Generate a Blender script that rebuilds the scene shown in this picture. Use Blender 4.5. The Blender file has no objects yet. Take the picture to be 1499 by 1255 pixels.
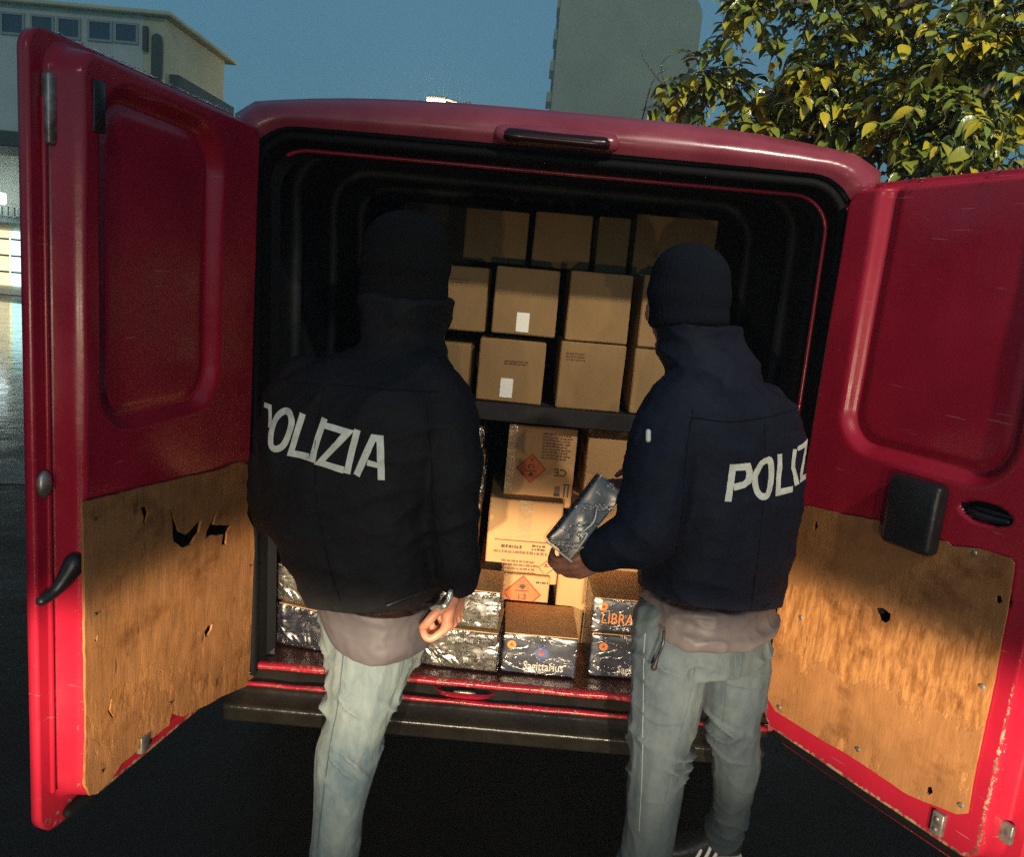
import bpy, bmesh, math, random
import numpy as np
from mathutils import Vector, Matrix, noise
from mathutils.bvhtree import BVHTree
from mathutils.geometry import tessellate_polygon, delaunay_2d_cdt

random.seed(7)
SC = bpy.context.scene
COL = SC.collection
R = math.radians

# ------------------------------------------------------------------ camera
CAM_POS = Vector((-0.0615, -2.5073, 1.707))
YAW, PITCH, ROLL, FPX = 0.0018, -0.16934, 0.09002, 1286.4


def cam_axes():
    cy, sy, cp, sp = math.cos(YAW), math.sin(YAW), math.cos(PITCH), math.sin(PITCH)
    fwd = Vector((sy * cp, cy * cp, sp))
    right = Vector((cy, -sy, 0))
    up = right.cross(fwd)
    cr, sr = math.cos(ROLL), math.sin(ROLL)
    return cr * right + sr * up, -sr * right + cr * up, fwd


C_R, C_U, C_F = cam_axes()
cd = bpy.data.cameras.new('camera')
cam = bpy.data.objects.new('camera', cd)
COL.objects.link(cam)
cam.matrix_world = Matrix(((C_R.x, C_U.x, -C_F.x, CAM_POS.x), (C_R.y, C_U.y, -C_F.y, CAM_POS.y),
                           (C_R.z, C_U.z, -C_F.z, CAM_POS.z), (0, 0, 0, 1)))
cd.sensor_width = 36
cd.lens = FPX / 1499 * 36
cd.clip_start = 0.05
cd.clip_end = 2000
SC.camera = cam

# ------------------------------------------------------------------ sky, lamps, exposure
w = bpy.data.worlds.new('World')
SC.world = w
w.use_nodes = True
wn = w.node_tree
wn.nodes.clear()
wo = wn.nodes.new('ShaderNodeOutputWorld')
wb = wn.nodes.new('ShaderNodeBackground')
wn.links.new(wb.outputs[0], wo.inputs[0])
tc = wn.nodes.new('ShaderNodeTexCoord')
sep = wn.nodes.new('ShaderNodeSeparateXYZ')
wn.links.new(tc.outputs['Generated'], sep.inputs[0])
nz = wn.nodes.new('ShaderNodeTexNoise')
nz.inputs['Scale'].default_value = 1.6
nz.inputs['Detail'].default_value = 3
wn.links.new(tc.outputs['Generated'], nz.inputs['Vector'])
madd = wn.nodes.new('ShaderNodeMath')
madd.operation = 'MULTIPLY_ADD'
wn.links.new(nz.outputs[0], madd.inputs[0])
madd.inputs[1].default_value = 0.16
wn.links.new(sep.outputs[2], madd.inputs[2])
rp = wn.nodes.new('ShaderNodeValToRGB')
wn.links.new(madd.outputs[0], rp.inputs[0])
rp.color_ramp.elements[0].position = 0.05
rp.color_ramp.elements[0].color = (0.125, 0.30, 0.36, 1)
rp.color_ramp.elements[1].position = 0.62
rp.color_ramp.elements[1].color = (0.042, 0.088, 0.15, 1)
e_ = rp.color_ramp.elements.new(0.30)
e_.color = (0.064, 0.172, 0.25, 1)
wn.links.new(rp.outputs[0], wb.inputs[0])
wb.inputs[1].default_value = 1.68

sun = bpy.data.lights.new('city_glow', 'SUN')      # pale glow of the town and its street lamps behind the camera
sun.energy = 0.26
sun.color = (1.0, 0.93, 0.76)
sun.angle = R(4)
so = bpy.data.objects.new('city_glow', sun)
COL.objects.link(so)
so.rotation_euler = Vector((-0.2, 1.0, -0.5)).to_track_quat('-Z', 'Y').to_euler()


def headlight(x, y, z, power):
    """dipped headlight of a car behind the photographer: full below a flat cut-off, faint above it"""
    L = bpy.data.lights.new('headlight', 'SPOT')
    L.energy = power
    L.color = (1.0, 0.79, 0.53)
    L.spot_size = R(95)
    L.spot_blend = 0.6
    L.shadow_soft_size = 0.05
    L.use_nodes = True
    t = L.node_tree
    em = [n for n in t.nodes if n.type == 'EMISSION'][0]
    g = t.nodes.new('ShaderNodeNewGeometry')
    s = t.nodes.new('ShaderNodeSeparateXYZ')
    t.links.new(g.outputs['Incoming'], s.inputs[0])
    mr = t.nodes.new('ShaderNodeMapRange')
    mr.interpolation_type = 'SMOOTHSTEP'
    mr.inputs['From Min'].default_value = -0.012
    mr.inputs['From Max'].default_value = 0.010
    mr.inputs['To Min'].default_value = 1.0
    mr.inputs['To Max'].default_value = 0.068
    t.links.new(s.outputs[2], mr.inputs['Value'])
    m2 = t.nodes.new('ShaderNodeMapRange')
    m2.interpolation_type = 'SMOOTHSTEP'
    m2.inputs['From Min'].default_value = 0.03
    m2.inputs['From Max'].default_value = 0.19
    m2.inputs['To Min'].default_value = 1.0
    m2.inputs['To Max'].default_value = 0.38
    t.links.new(s.outputs[2], m2.inputs['Value'])
    m3 = t.nodes.new('ShaderNodeMapRange')          # the beam weakens towards the ground
    m3.interpolation_type = 'SMOOTHSTEP'
    m3.inputs['From Min'].default_value = -0.125
    m3.inputs['From Max'].default_value = -0.025
    m3.inputs['To Min'].default_value = 0.13
    m3.inputs['To Max'].default_value = 1.0
    t.links.new(s.outputs[2], m3.inputs['Value'])
    m4 = t.nodes.new('ShaderNodeMath')
    m4.operation = 'MULTIPLY'
    t.links.new(m3.outputs[0], m4.inputs[0])
    t.links.new(m2.outputs[0], m4.inputs[1])
    mm = t.nodes.new('ShaderNodeMath')
    mm.operation = 'MULTIPLY'
    t.links.new(mr.outputs[0], mm.inputs[0])
    t.links.new(m4.outputs[0], mm.inputs[1])
    t.links.new(mm.outputs[0], em.inputs['Strength'])
    o = bpy.data.objects.new('headlight', L)
    COL.objects.link(o)
    o.location = (x, y, z)
    o.rotation_euler = Vector((-x * 0.04, 1, 0.0)).to_track_quat('-Z', 'Y').to_euler()


headlight(-0.72, -6.6, 0.93, 2750)
headlight(0.62, -6.6, 0.93, 2750)

lamp = bpy.data.lights.new('yard_lamp', 'SPOT')       # the yard's lamp, high up behind the photographer on the tree's side
lamp.energy = 2400
lamp.color = (1.0, 0.9, 0.72)
lamp.spot_size = R(42)
lamp.spot_blend = 0.9
lamp.shadow_soft_size = 0.12
lo_ = bpy.data.objects.new('yard_lamp', lamp)
COL.objects.link(lo_)
lo_.location = (2.6, -5.5, 6.0)
lo_.rotation_euler = (Vector((1.55, 0.7, 2.9)) - lo_.location).to_track_quat('-Z', 'Y').to_euler()

SC.view_settings.view_transform = 'Standard'
SC.view_settings.look = 'None'
SC.view_settings.exposure = 0.0
SC.view_settings.gamma = 1.0
SC.view_settings.use_curve_mapping = False
SC.render.engine = 'CYCLES'
SC.cycles.use_denoising = False
SC.cycles.max_bounces = 6
SC.cycles.caustics_reflective = False
SC.cycles.caustics_refractive = False
SC.cycles.transparent_max_bounces = 12
SC.cycles.sample_clamp_indirect = 3.0
SC.cycles.sample_clamp_direct = 10.0


# ------------------------------------------------------------------ helpers
def ray(x, y):
    return C_F + (x - 749.5) / FPX * C_R - (y - 627.5) / FPX * C_U


def P(x, y, Y):
    d = ray(x, y)
    return CAM_POS + d * ((Y - CAM_POS.y) / d.y)


def PZ(x, y, Z):
    d = ray(x, y)
    return CAM_POS + d * ((Z - CAM_POS.z) / d.z)


def mpp(Y):
    """metres per photo pixel at depth Y"""
    return (Y - CAM_POS.y) / FPX


def link(o, parent=None):
    COL.objects.link(o)
    if parent is not None:
        o.parent = parent
    return o


def obj(name, me, mat=None, parent=None, smooth=False):
    if isinstance(me, bmesh.types.BMesh):
        b = me
        me = bpy.data.meshes.new(name)
        bmesh.ops.recalc_face_normals(b, faces=b.faces)
        b.to_mesh(me)
        b.free()
    if mat is not None:
        ms = mat if isinstance(mat, (list, tuple)) else [mat]
        for m in ms:
            me.materials.append(m)
    if smooth:
        me.polygons.foreach_set('use_smooth', [True] * len(me.polygons))
    return link(bpy.data.objects.new(name, me), parent)


def empty(name, loc=(0, 0, 0), label=None, cat=None, group=None):
    o = bpy.data.objects.new(name, None)
    o.location = loc
    o.empty_display_size = 0.1
    link(o)
    tag(o, label, cat, group)
    return o


def tag(o, label=None, cat=None, group=None, kind=None):
    if label:
        o['label'] = label
    if cat:
        o['category'] = cat
    if group:
        o['group'] = group
    if kind:
        o['kind'] = kind
    return o


def rebase(o):
    """turn a mesh written in world coordinates into its parent's space"""
    if o.parent is not None:
        o.data.transform(o.parent.matrix_basis.inverted())
    return o


def mesh(name, vs, fs):
    me = bpy.data.meshes.new(name)
    me.from_pydata([tuple(v) for v in vs], [], fs)
    me.update()
    return me


def box(bm, lo, hi, bevel=0.0, seg=1, mtx=None):
    r = bmesh.ops.create_cube(bm, size=1.0)
    vs = r['verts']
    lo, hi = Vector(lo), Vector(hi)
    for v in vs:
        v.co = Vector((lo.x + (v.co.x + .5) * (hi.x - lo.x), lo.y + (v.co.y + .5) * (hi.y - lo.y), lo.z + (v.co.z + .5) * (hi.z - lo.z)))
    if bevel:
        es = list({e for v in vs for e in v.link_edges})
        r2 = bmesh.ops.bevel(bm, geom=es, offset=bevel, segments=seg, profile=0.5, affect='EDGES')
        vs = list({v for f in r2['faces'] for v in f.verts} | {v for v in vs if v.is_valid})
    if mtx is not None:
        for v in vs:
            v.co = mtx @ v.co
    return vs


def catmull(pts, n):
    """resample a polyline of Vectors (any size) with n points per span"""
    out = []
    m = len(pts)
    for i in range(m - 1):
        p0, p1, p2, p3 = pts[max(i - 1, 0)], pts[i], pts[i + 1], pts[min(i + 2, m - 1)]
        for k in range(n):
            t = k / n
            out.append(0.5 * ((2 * p1) + (p2 - p0) * t + (2 * p0 - 5 * p1 + 4 * p2 - p3) * t * t + (3 * p1 - p0 - 3 * p2 + p3) * t ** 3))
    out.append(pts[-1])
    return out


def tube(bm, pts, radii, seg=14, n=5, flat=1.0, side=None, caps=True):
    """tapered tube along points; flat<1 squeezes it across `side`"""
    radii = list(radii)[:len(pts)]
    P4 = [Vector((p[0], p[1], p[2], r)) for p, r in zip(pts, radii)]
    Q = catmull(P4, n) if len(P4) > 2 or n > 1 else P4
    cs = [Vector(q[:3]) for q in Q]
    rs = [q[3] for q in Q]
    up = Vector(side) if side is not None else Vector((0.13, 0.29, 0.95))
    rings = []
    a = None
    N = len(cs)
    if caps:                                           # rounded ends
        t0 = (cs[0] - cs[1]).normalized()
        t1 = (cs[-1] - cs[-2]).normalized()
        pre = [(cs[0] + t0 * rs[0] * math.sin(x), rs[0] * math.cos(x)) for x in (1.35, 0.9, 0.45)]
        post = [(cs[-1] + t1 * rs[-1] * math.sin(x), rs[-1] * math.cos(x)) for x in (0.45, 0.9, 1.35)]
        cs = [p for p, _ in pre] + cs + [p for p, _ in post]
        rs = [r for _, r in pre] + rs + [r for _, r in post]
        N = len(cs)
    for i in range(N):
        t = (cs[min(i + 1, N - 1)] - cs[max(i - 1, 0)]).normalized()
        if a is None or side is not None:
            a = (up - t * up.dot(t))
            if a.length < 1e-4:
                a = t.orthogonal()
            a.normalize()
        else:
            a = (a - t * a.dot(t)).normalized()
        b = t.cross(a)
        rings.append([bm.verts.new(cs[i] + a * (math.cos(k / seg * 2 * math.pi) * rs[i] * flat) + b * (math.sin(k / seg * 2 * math.pi) * rs[i])) for k in range(seg)])
    for i in range(N - 1):
        for k in range(seg):
            bm.faces.new((rings[i][k], rings[i][(k + 1) % seg], rings[i + 1][(k + 1) % seg], rings[i + 1][k]))
    bm.faces.new(rings[0][::-1])
    bm.faces.new(rings[-1])
    return bm


def ball(bm, c, r, seg=16):
    """ellipsoid; r is a number or (rx, ry, rz)"""
    if not hasattr(r, '__len__'):
        r = (r, r, r)
    m = Matrix.Translation(Vector(c)) @ Matrix.Diagonal((r[0], r[1], r[2], 1))
    bmesh.ops.create_uvsphere(bm, u_segments=seg, v_segments=max(8, seg // 2 + 2), radius=1.0, matrix=m)


def loft(bm, rings, n=4, seg=28):
    """rings: (centre, half width vector, half depth vector); closed body with superellipse sections"""
    A = [Vector(tuple(c) + tuple(u) + tuple(v)) for c, u, v in rings]
    Q = catmull(A, n)
    loops = []
    for q in Q:
        c, u, v = Vector(q[0:3]), Vector(q[3:6]), Vector(q[6:9])
        lp = []
        for k in range(seg):
            t = k / seg * 2 * math.pi
            cx, sx = math.cos(t), math.sin(t)
            e = 0.82
            lp.append(bm.verts.new(c + u * math.copysign(abs(cx) ** e, cx) + v * math.copysign(abs(sx) ** e, sx)))
        loops.append(lp)
    for i in range(len(loops) - 1):
        for k in range(seg):
            bm.faces.new((loops[i][k], loops[i][(k + 1) % seg], loops[i + 1][(k + 1) % seg], loops[i + 1][k]))
    bm.faces.new(loops[0][::-1])
    bm.faces.new(loops[-1])


def organic(name, bm, voxel, smooth, mat, parent, disp=None, cut=None, hem=None):
    """melt overlapping closed shapes into one continuous surface, smooth it, then move it along its normals by disp(p, n)"""
    bmesh.ops.recalc_face_normals(bm, faces=bm.faces)
    me = bpy.data.meshes.new(name)
    bm.to_mesh(me)
    bm.free()
    tmp = bpy.data.objects.new('tmp', me)
    COL.objects.link(tmp)
    md = tmp.modifiers.new('r', 'REMESH')
    md.mode = 'VOXEL'
    md.voxel_size = voxel
    dg = bpy.context.evaluated_depsgraph_get()
    dg.update()
    out = bpy.data.meshes.new_from_object(tmp.evaluated_get(dg))
    bpy.data.objects.remove(tmp)
    bpy.data.meshes.remove(me)
    nv = len(out.vertices)
    co = np.empty(nv * 3)
    out.vertices.foreach_get('co', co)
    co = co.reshape(-1, 3)
    ed = np.empty(len(out.edges) * 2, dtype=np.int64)
    out.edges.foreach_get('vertices', ed)
    ed = ed.reshape(-1, 2)
    deg = np.bincount(ed.ravel(), minlength=nv).astype(float)[:, None]
    for _ in range(smooth):
        s = np.zeros_like(co)
        np.add.at(s, ed[:, 0], co[ed[:, 1]])
        np.add.at(s, ed[:, 1], co[ed[:, 0]])
        co = co * 0.45 + 0.55 * s / np.maximum(deg, 1)
    out.vertices.foreach_set('co', co.ravel())
    out.update()
    if disp is not None:
        nr = np.empty(nv * 3)
        out.vertices.foreach_get('normal', nr)
        nr = nr.reshape(-1, 3)
        d = np.array([disp(Vector(c), Vector(n_)) for c, n_ in zip(co, nr)])
        co = co + nr * d[:, None]
        out.vertices.foreach_set('co', co.ravel())
        out.update()
    out.name = name
    if cut is not None:
        b = bmesh.new()
        b.from_mesh(out)
        dead = [f for f in b.faces if cut(f.calc_center_median())]
        bmesh.ops.delete(b, geom=dead, context='FACES')
        b.to_mesh(out)
        b.free()
    if hem is not None:
        b = bmesh.new()
        b.from_mesh(out)
        bmesh.ops.bisect_plane(b, geom=b.verts[:] + b.edges[:] + b.faces[:], plane_co=hem[0], plane_no=hem[1], clear_inner=True)
        rim = [e for e in b.edges if e.is_boundary]
        ex = bmesh.ops.extrude_edge_only(b, edges=rim)
        c0 = sum((v.co for v in b.verts), Vector()) / max(1, len(b.verts))
        for v in [g_ for g_ in ex['geom'] if isinstance(g_, bmesh.types.BMVert)]:
            v.co += (Vector((c0.x, c0.y, v.co.z)) - v.co).normalized() * 0.008 + Vector((0, 0, 0.004))
        b.to_mesh(out)
        b.free()
    out.materials.clear()
    o = obj(name, out, mat, parent, smooth=True)
    return rebase(o)


def nz3(p, s, sz=None, off=0.0):
    sz = s if sz is None else sz
    return noise.noise(Vector((p.x * s + off, p.y * s, p.z * sz)))


def ridge(p, s, sz=None, off=0.0):
    return 1.0 - abs(nz3(p, s, sz, off)) * 2.0


# ------------------------------------------------------------------ materials
def mat(name, col, rough=0.5, metal=0.0, spec=0.5, var=0.0, vscale=8.0, bump=0.0, bscale=40.0, coat=0.0, sheen=0.0, stretch=None, col2=None, rvar=0.0, bdist=0.01):
    m = bpy.data.materials.new(name)
    m.use_nodes = True
    t = m.node_tree
    b = t.nodes['Principled BSDF']
    b.inputs['Base Color'].default_value = (*col, 1)
    b.inputs['Roughness'].default_value = rough
    b.inputs['Metallic'].default_value = metal
    b.inputs['Specular IOR Level'].default_value = spec
    b.inputs['Coat Weight'].default_value = coat
    b.inputs['Coat Roughness'].default_value = 0.08
    if sheen:
        b.inputs['Sheen Weight'].default_value = sheen
    tcn = t.nodes.new('ShaderNodeTexCoord')
    vec = tcn.outputs['Object']
    if stretch:
        mp = t.nodes.new('ShaderNodeMapping')
        mp.inputs['Scale'].default_value = stretch
        t.links.new(vec, mp.inputs[0])
        vec = mp.outputs[0]
    if var or col2 or rvar:
        n = t.nodes.new('ShaderNodeTexNoise')
        n.inputs['Scale'].default_value = vscale
        n.inputs['Detail'].default_value = 6
        n.inputs['Roughness'].default_value = 0.65
        t.links.new(vec, n.inputs['Vector'])
        r = t.nodes.new('ShaderNodeValToRGB')
        c2 = col2 or tuple(min(1, c * (1 + var)) for c in col)
        c1 = col if col2 else tuple(c * (1 - var) for c in col)
        r.color_ramp.elements[0].position = 0.35
        r.color_ramp.elements[0].color = (*c1, 1)
        r.color_ramp.elements[1].position = 0.68
        r.color_ramp.elements[1].color = (*c2, 1)
        t.links.new(n.outputs[0], r.inputs[0])
        t.links.new(r.outputs[0], b.inputs['Base Color'])
        if rvar:
            mr = t.nodes.new('ShaderNodeMapRange')
            mr.inputs['From Min'].default_value = 0.3
            mr.inputs['From Max'].default_value = 0.7
            mr.inputs['To Min'].default_value = max(0.02, rough - rvar)
            mr.inputs['To Max'].default_value = min(1, rough + rvar)
            t.links.new(n.outputs[0], mr.inputs['Value'])
            t.links.new(mr.outputs[0], b.inputs['Roughness'])
    if bump:
        n2 = t.nodes.new('ShaderNodeTexNoise')
        n2.inputs['Scale'].default_value = bscale
        n2.inputs['Detail'].default_value = 5
        t.links.new(vec, n2.inputs['Vector'])
        bp = t.nodes.new('ShaderNodeBump')
        bp.inputs['Strength'].default_value = bump
        bp.inputs['Distance'].default_value = bdist
        t.links.new(n2.outputs[0], bp.inputs['Height'])
        t.links.new(bp.outputs[0], b.inputs['Normal'])
    return m


def emis(name, col, s):
    m = bpy.data.materials.new(name)
    m.use_nodes = True
    b = m.node_tree.nodes['Principled BSDF']
    b.inputs['Base Color'].default_value = (*col, 1)
    b.inputs['Emission Color'].default_value = (*col, 1)
    b.inputs['Emission Strength'].default_value = s
    return m


def paint_mat():
    """old red van paint; where the mesh says `wear` it is chipped down to pale primer and rust"""
    m = bpy.data.materials.new('red_paint')
    m.use_nodes = True
    t = m.node_tree
    b = t.nodes['Principled BSDF']
    tcn = t.nodes.new('ShaderNodeTexCoord')
    at = t.nodes.new('ShaderNodeAttribute')
    at.attribute_name = 'wear'
    n = t.nodes.new('ShaderNodeTexNoise')
    n.inputs['Scale'].default_value = 70
    n.inputs['Detail'].default_value = 7
    n.inputs['Roughness'].default_value = 0.7
    t.links.new(tcn.outputs['Object'], n.inputs['Vector'])
    a = t.nodes.new('ShaderNodeMath')
    a.operation = 'MULTIPLY_ADD'
    t.links.new(at.outputs['Fac'], a.inputs[0])
    a.inputs[1].default_value = 0.26
    t.links.new(n.outputs[0], a.inputs[2])
    st = t.nodes.new('ShaderNodeMapRange')
    st.inputs['From Min'].default_value = 0.735
    st.inputs['From Max'].default_value = 0.765
    t.links.new(a.outputs[0], st.inputs['Value'])
    n2 = t.nodes.new('ShaderNodeTexNoise')
    n2.inputs['Scale'].default_value = 5
    n2.inputs['Detail'].default_value = 5
    t.links.new(tcn.outputs['Object'], n2.inputs['Vector'])
    rc = t.nodes.new('ShaderNodeValToRGB')
    rc.color_ramp.elements[0].position = 0.3
    rc.color_ramp.elements[0].color = (0.33, 0.010, 0.030, 1)
    rc.color_ramp.elements[1].position = 0.7
    rc.color_ramp.elements[1].color = (0.42, 0.013, 0.036, 1)
    t.links.new(n2.outputs[0], rc.inputs[0])
    n3 = t.nodes.new('ShaderNodeTexNoise')
    n3.inputs['Scale'].default_value = 25
    t.links.new(tcn.outputs['Object'], n3.inputs['Vector'])
    ru = t.nodes.new('ShaderNodeValToRGB')
    ru.color_ramp.elements[0].position = 0.4
    ru.color_ramp.elements[0].color = (0.36, 0.25, 0.16, 1)
    ru.color_ramp.elements[1].position = 0.62
    ru.color_ramp.elements[1].color = (0.09, 0.036, 0.02, 1)
    t.links.new(n3.outputs[0], ru.inputs[0])
    mx = t.nodes.new('ShaderNodeMix')
    mx.data_type = 'RGBA'
    t.links.new(st.outputs[0], mx.inputs['Factor'])
    t.links.new(rc.outputs[0], mx.inputs['A'])
    t.links.new(ru.outputs[0], mx.inputs['B'])
    t.links.new(mx.outputs['Result'], b.inputs['Base Color'])
    # long fine scratches, scuffed pale
    mps = t.nodes.new('ShaderNodeMapping')
    mps.inputs['Rotation'].default_value = (0.25, 0.35, 0.1)
    mps.inputs['Scale'].default_value = (7, 7, 110)
    t.links.new(tcn.outputs['Object'], mps.inputs[0])
    n5 = t.nodes.new('ShaderNodeTexNoise')
    n5.inputs['Scale'].default_value = 1.0
    n5.inputs['Detail'].default_value = 3
    t.links.new(mps.outputs[0], n5.inputs['Vector'])
    s5 = t.nodes.new('ShaderNodeMapRange')
    s5.inputs['From Min'].default_value = 0.70
    s5.inputs['From Max'].default_value = 0.74
    s5.inputs['To Max'].default_value = 0.45
    t.links.new(n5.outputs[0], s5.inputs['Value'])
    mx2 = t.nodes.new('ShaderNodeMix')
    mx2.data_type = 'RGBA'
    t.links.new(s5.outputs[0], mx2.inputs['Factor'])
    t.links.new(mx.outputs['Result'], mx2.inputs['A'])
    mx2.inputs['B'].default_value = (0.5, 0.25, 0.25, 1)
    t.links.new(mx2.outputs['Result'], b.inputs['Base Color'])
    rr = t.nodes.new('ShaderNodeMapRange')
    rr.inputs['From Min'].default_value = 0.3
    rr.inputs['From Max'].default_value = 0.7
    rr.inputs['To Min'].default_value = 0.12
    rr.inputs['To Max'].default_value = 0.36
    t.links.new(n2.outputs[0], rr.inputs['Value'])
    r3 = t.nodes.new('ShaderNodeMath')
    r3.operation = 'MULTIPLY_ADD'
    t.links.new(st.outputs[0], r3.inputs[0])
    r3.inputs[1].default_value = 0.45
    t.links.new(rr.outputs[0], r3.inputs[2])
    t.links.new(r3.outputs[0], b.inputs['Roughness'])
    n4 = t.nodes.new('ShaderNodeTexNoise')
    n4.inputs['Scale'].default_value = 9
    n4.inputs['Detail'].default_value = 8
    n4.inputs['Roughness'].default_value = 0.7
    t.links.new(tcn.outputs['Object'], n4.inputs['Vector'])
    s4 = t.nodes.new('ShaderNodeMath')
    s4.operation = 'SUBTRACT'
    t.links.new(n4.outputs[0], s4.inputs[0])
    t.links.new(st.outputs[0], s4.inputs[1])
    bp = t.nodes.new('ShaderNodeBump')
    bp.inputs['Strength'].default_value = 0.25
    bp.inputs['Distance'].default_value = 0.004
    t.links.new(s4.outputs[0], bp.inputs['Height'])
    t.links.new(bp.outputs[0], b.inputs['Normal'])
    return m


def board_mat():
    """worn brown plywood: smooth face veneer, peeled patches with vertical grain, dark stains and scratches"""
    m = bpy.data.materials.new('worn_plywood')
    m.use_nodes = True
    t = m.node_tree
    L = t.links
    b = t.nodes['Principled BSDF']
    tcn = t.nodes.new('ShaderNodeTexCoord')

    def nzn(scale, detail, stretch=None, rough=0.6):
        v = tcn.outputs['Object']
        if stretch:
            mp = t.nodes.new('ShaderNodeMapping')
            mp.inputs['Scale'].default_value = stretch
            L.new(v, mp.inputs[0])
            v = mp.outputs[0]
        n = t.nodes.new('ShaderNodeTexNoise')
        n.inputs['Scale'].default_value = scale
        n.inputs['Detail'].default_value = detail
        n.inputs['Roughness'].default_value = rough
        L.new(v, n.inputs['Vector'])
        return n.outputs[0]

    def ramp(f, p0, c0, p1, c1):
        r = t.nodes.new('ShaderNodeValToRGB')
        r.color_ramp.elements[0].position = p0
        r.color_ramp.elements[0].color = (*c0, 1)
        r.color_ramp.elements[1].position = p1
        r.color_ramp.elements[1].color = (*c1, 1)
        L.new(f, r.inputs[0])
        return r.outputs[0]

    def mix(f, a, c, mode='MIX'):
        x = t.nodes.new('ShaderNodeMix')
        x.data_type = 'RGBA'
        x.blend_type = mode
        if isinstance(f, float):
            x.inputs['Factor'].default_value = f
        else:
            L.new(f, x.inputs['Factor'])
        L.new(a, x.inputs['A'])
        L.new(c, x.inputs['B'])
        return x.outputs['Result']

    at = t.nodes.new('ShaderNodeAttribute')
    at.attribute_name = 'peel'
    grain = nzn(62, 6, (1.0, 1.0, 0.2), 0.7)
    big = nzn(5.5, 7, None, 0.62)
    veneer = ramp(big, 0.34, (0.27, 0.120, 0.042), 0.66, (0.40, 0.185, 0.072))
    raw = ramp(grain, 0.40, (0.27, 0.110, 0.034), 0.62, (0.50, 0.235, 0.084))
    pe = t.nodes.new('ShaderNodeMath')
    pe.operation = 'MULTIPLY_ADD'
    L.new(nzn(9, 7, (1, 1, 0.6), 0.7), pe.inputs[0])
    pe.inputs[1].default_value = 1.6
    L.new(at.outputs['Fac'], pe.inputs[2])
    st = t.nodes.new('ShaderNodeMapRange')
    st.inputs['From Min'].default_value = 1.16
    st.inputs['From Max'].default_value = 1.22
    L.new(pe.outputs[0], st.inputs['Value'])
    c = mix(st.outputs[0], veneer, raw)
    stain = ramp(nzn(4.5, 6, (1, 1, 1.4), 0.62), 0.53, (1, 1, 1), 0.70, (0.38, 0.30, 0.25))
    c = mix(1.0, c, stain, 'MULTIPLY')
    scr = ramp(nzn(26, 4, (1.5, 1.5, 0.35), 0.5), 0.27, (0.32, 0.27, 0.22), 0.32, (1, 1, 1))
    c = mix(0.8, c, scr, 'MULTIPLY')
    L.new(c, b.inputs['Base Color'])
    b.inputs['Roughness'].default_value = 0.55
    b.inputs['Specular IOR Level'].default_value = 0.3
    h = t.nodes.new('ShaderNodeMath')
    h.operation = 'MULTIPLY_ADD'
    L.new(st.outputs[0], h.inputs[0])
    h.inputs[1].default_value = -0.5
    L.new(grain, h.inputs[2])
    h2 = t.nodes.new('ShaderNodeMath')
    h2.operation = 'ADD'
    L.new(h.outputs[0], h2.inputs[0])
    L.new(big, h2.inputs[1])
    bp = t.nodes.new('ShaderNodeBump')
    bp.inputs['Strength'].default_value = 0.35
    bp.inputs['Distance'].default_value = 0.006
    L.new(h2.outputs[0], bp.inputs['Height'])
    L.new(bp.outputs[0], b.inputs['Normal'])
    return m


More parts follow.
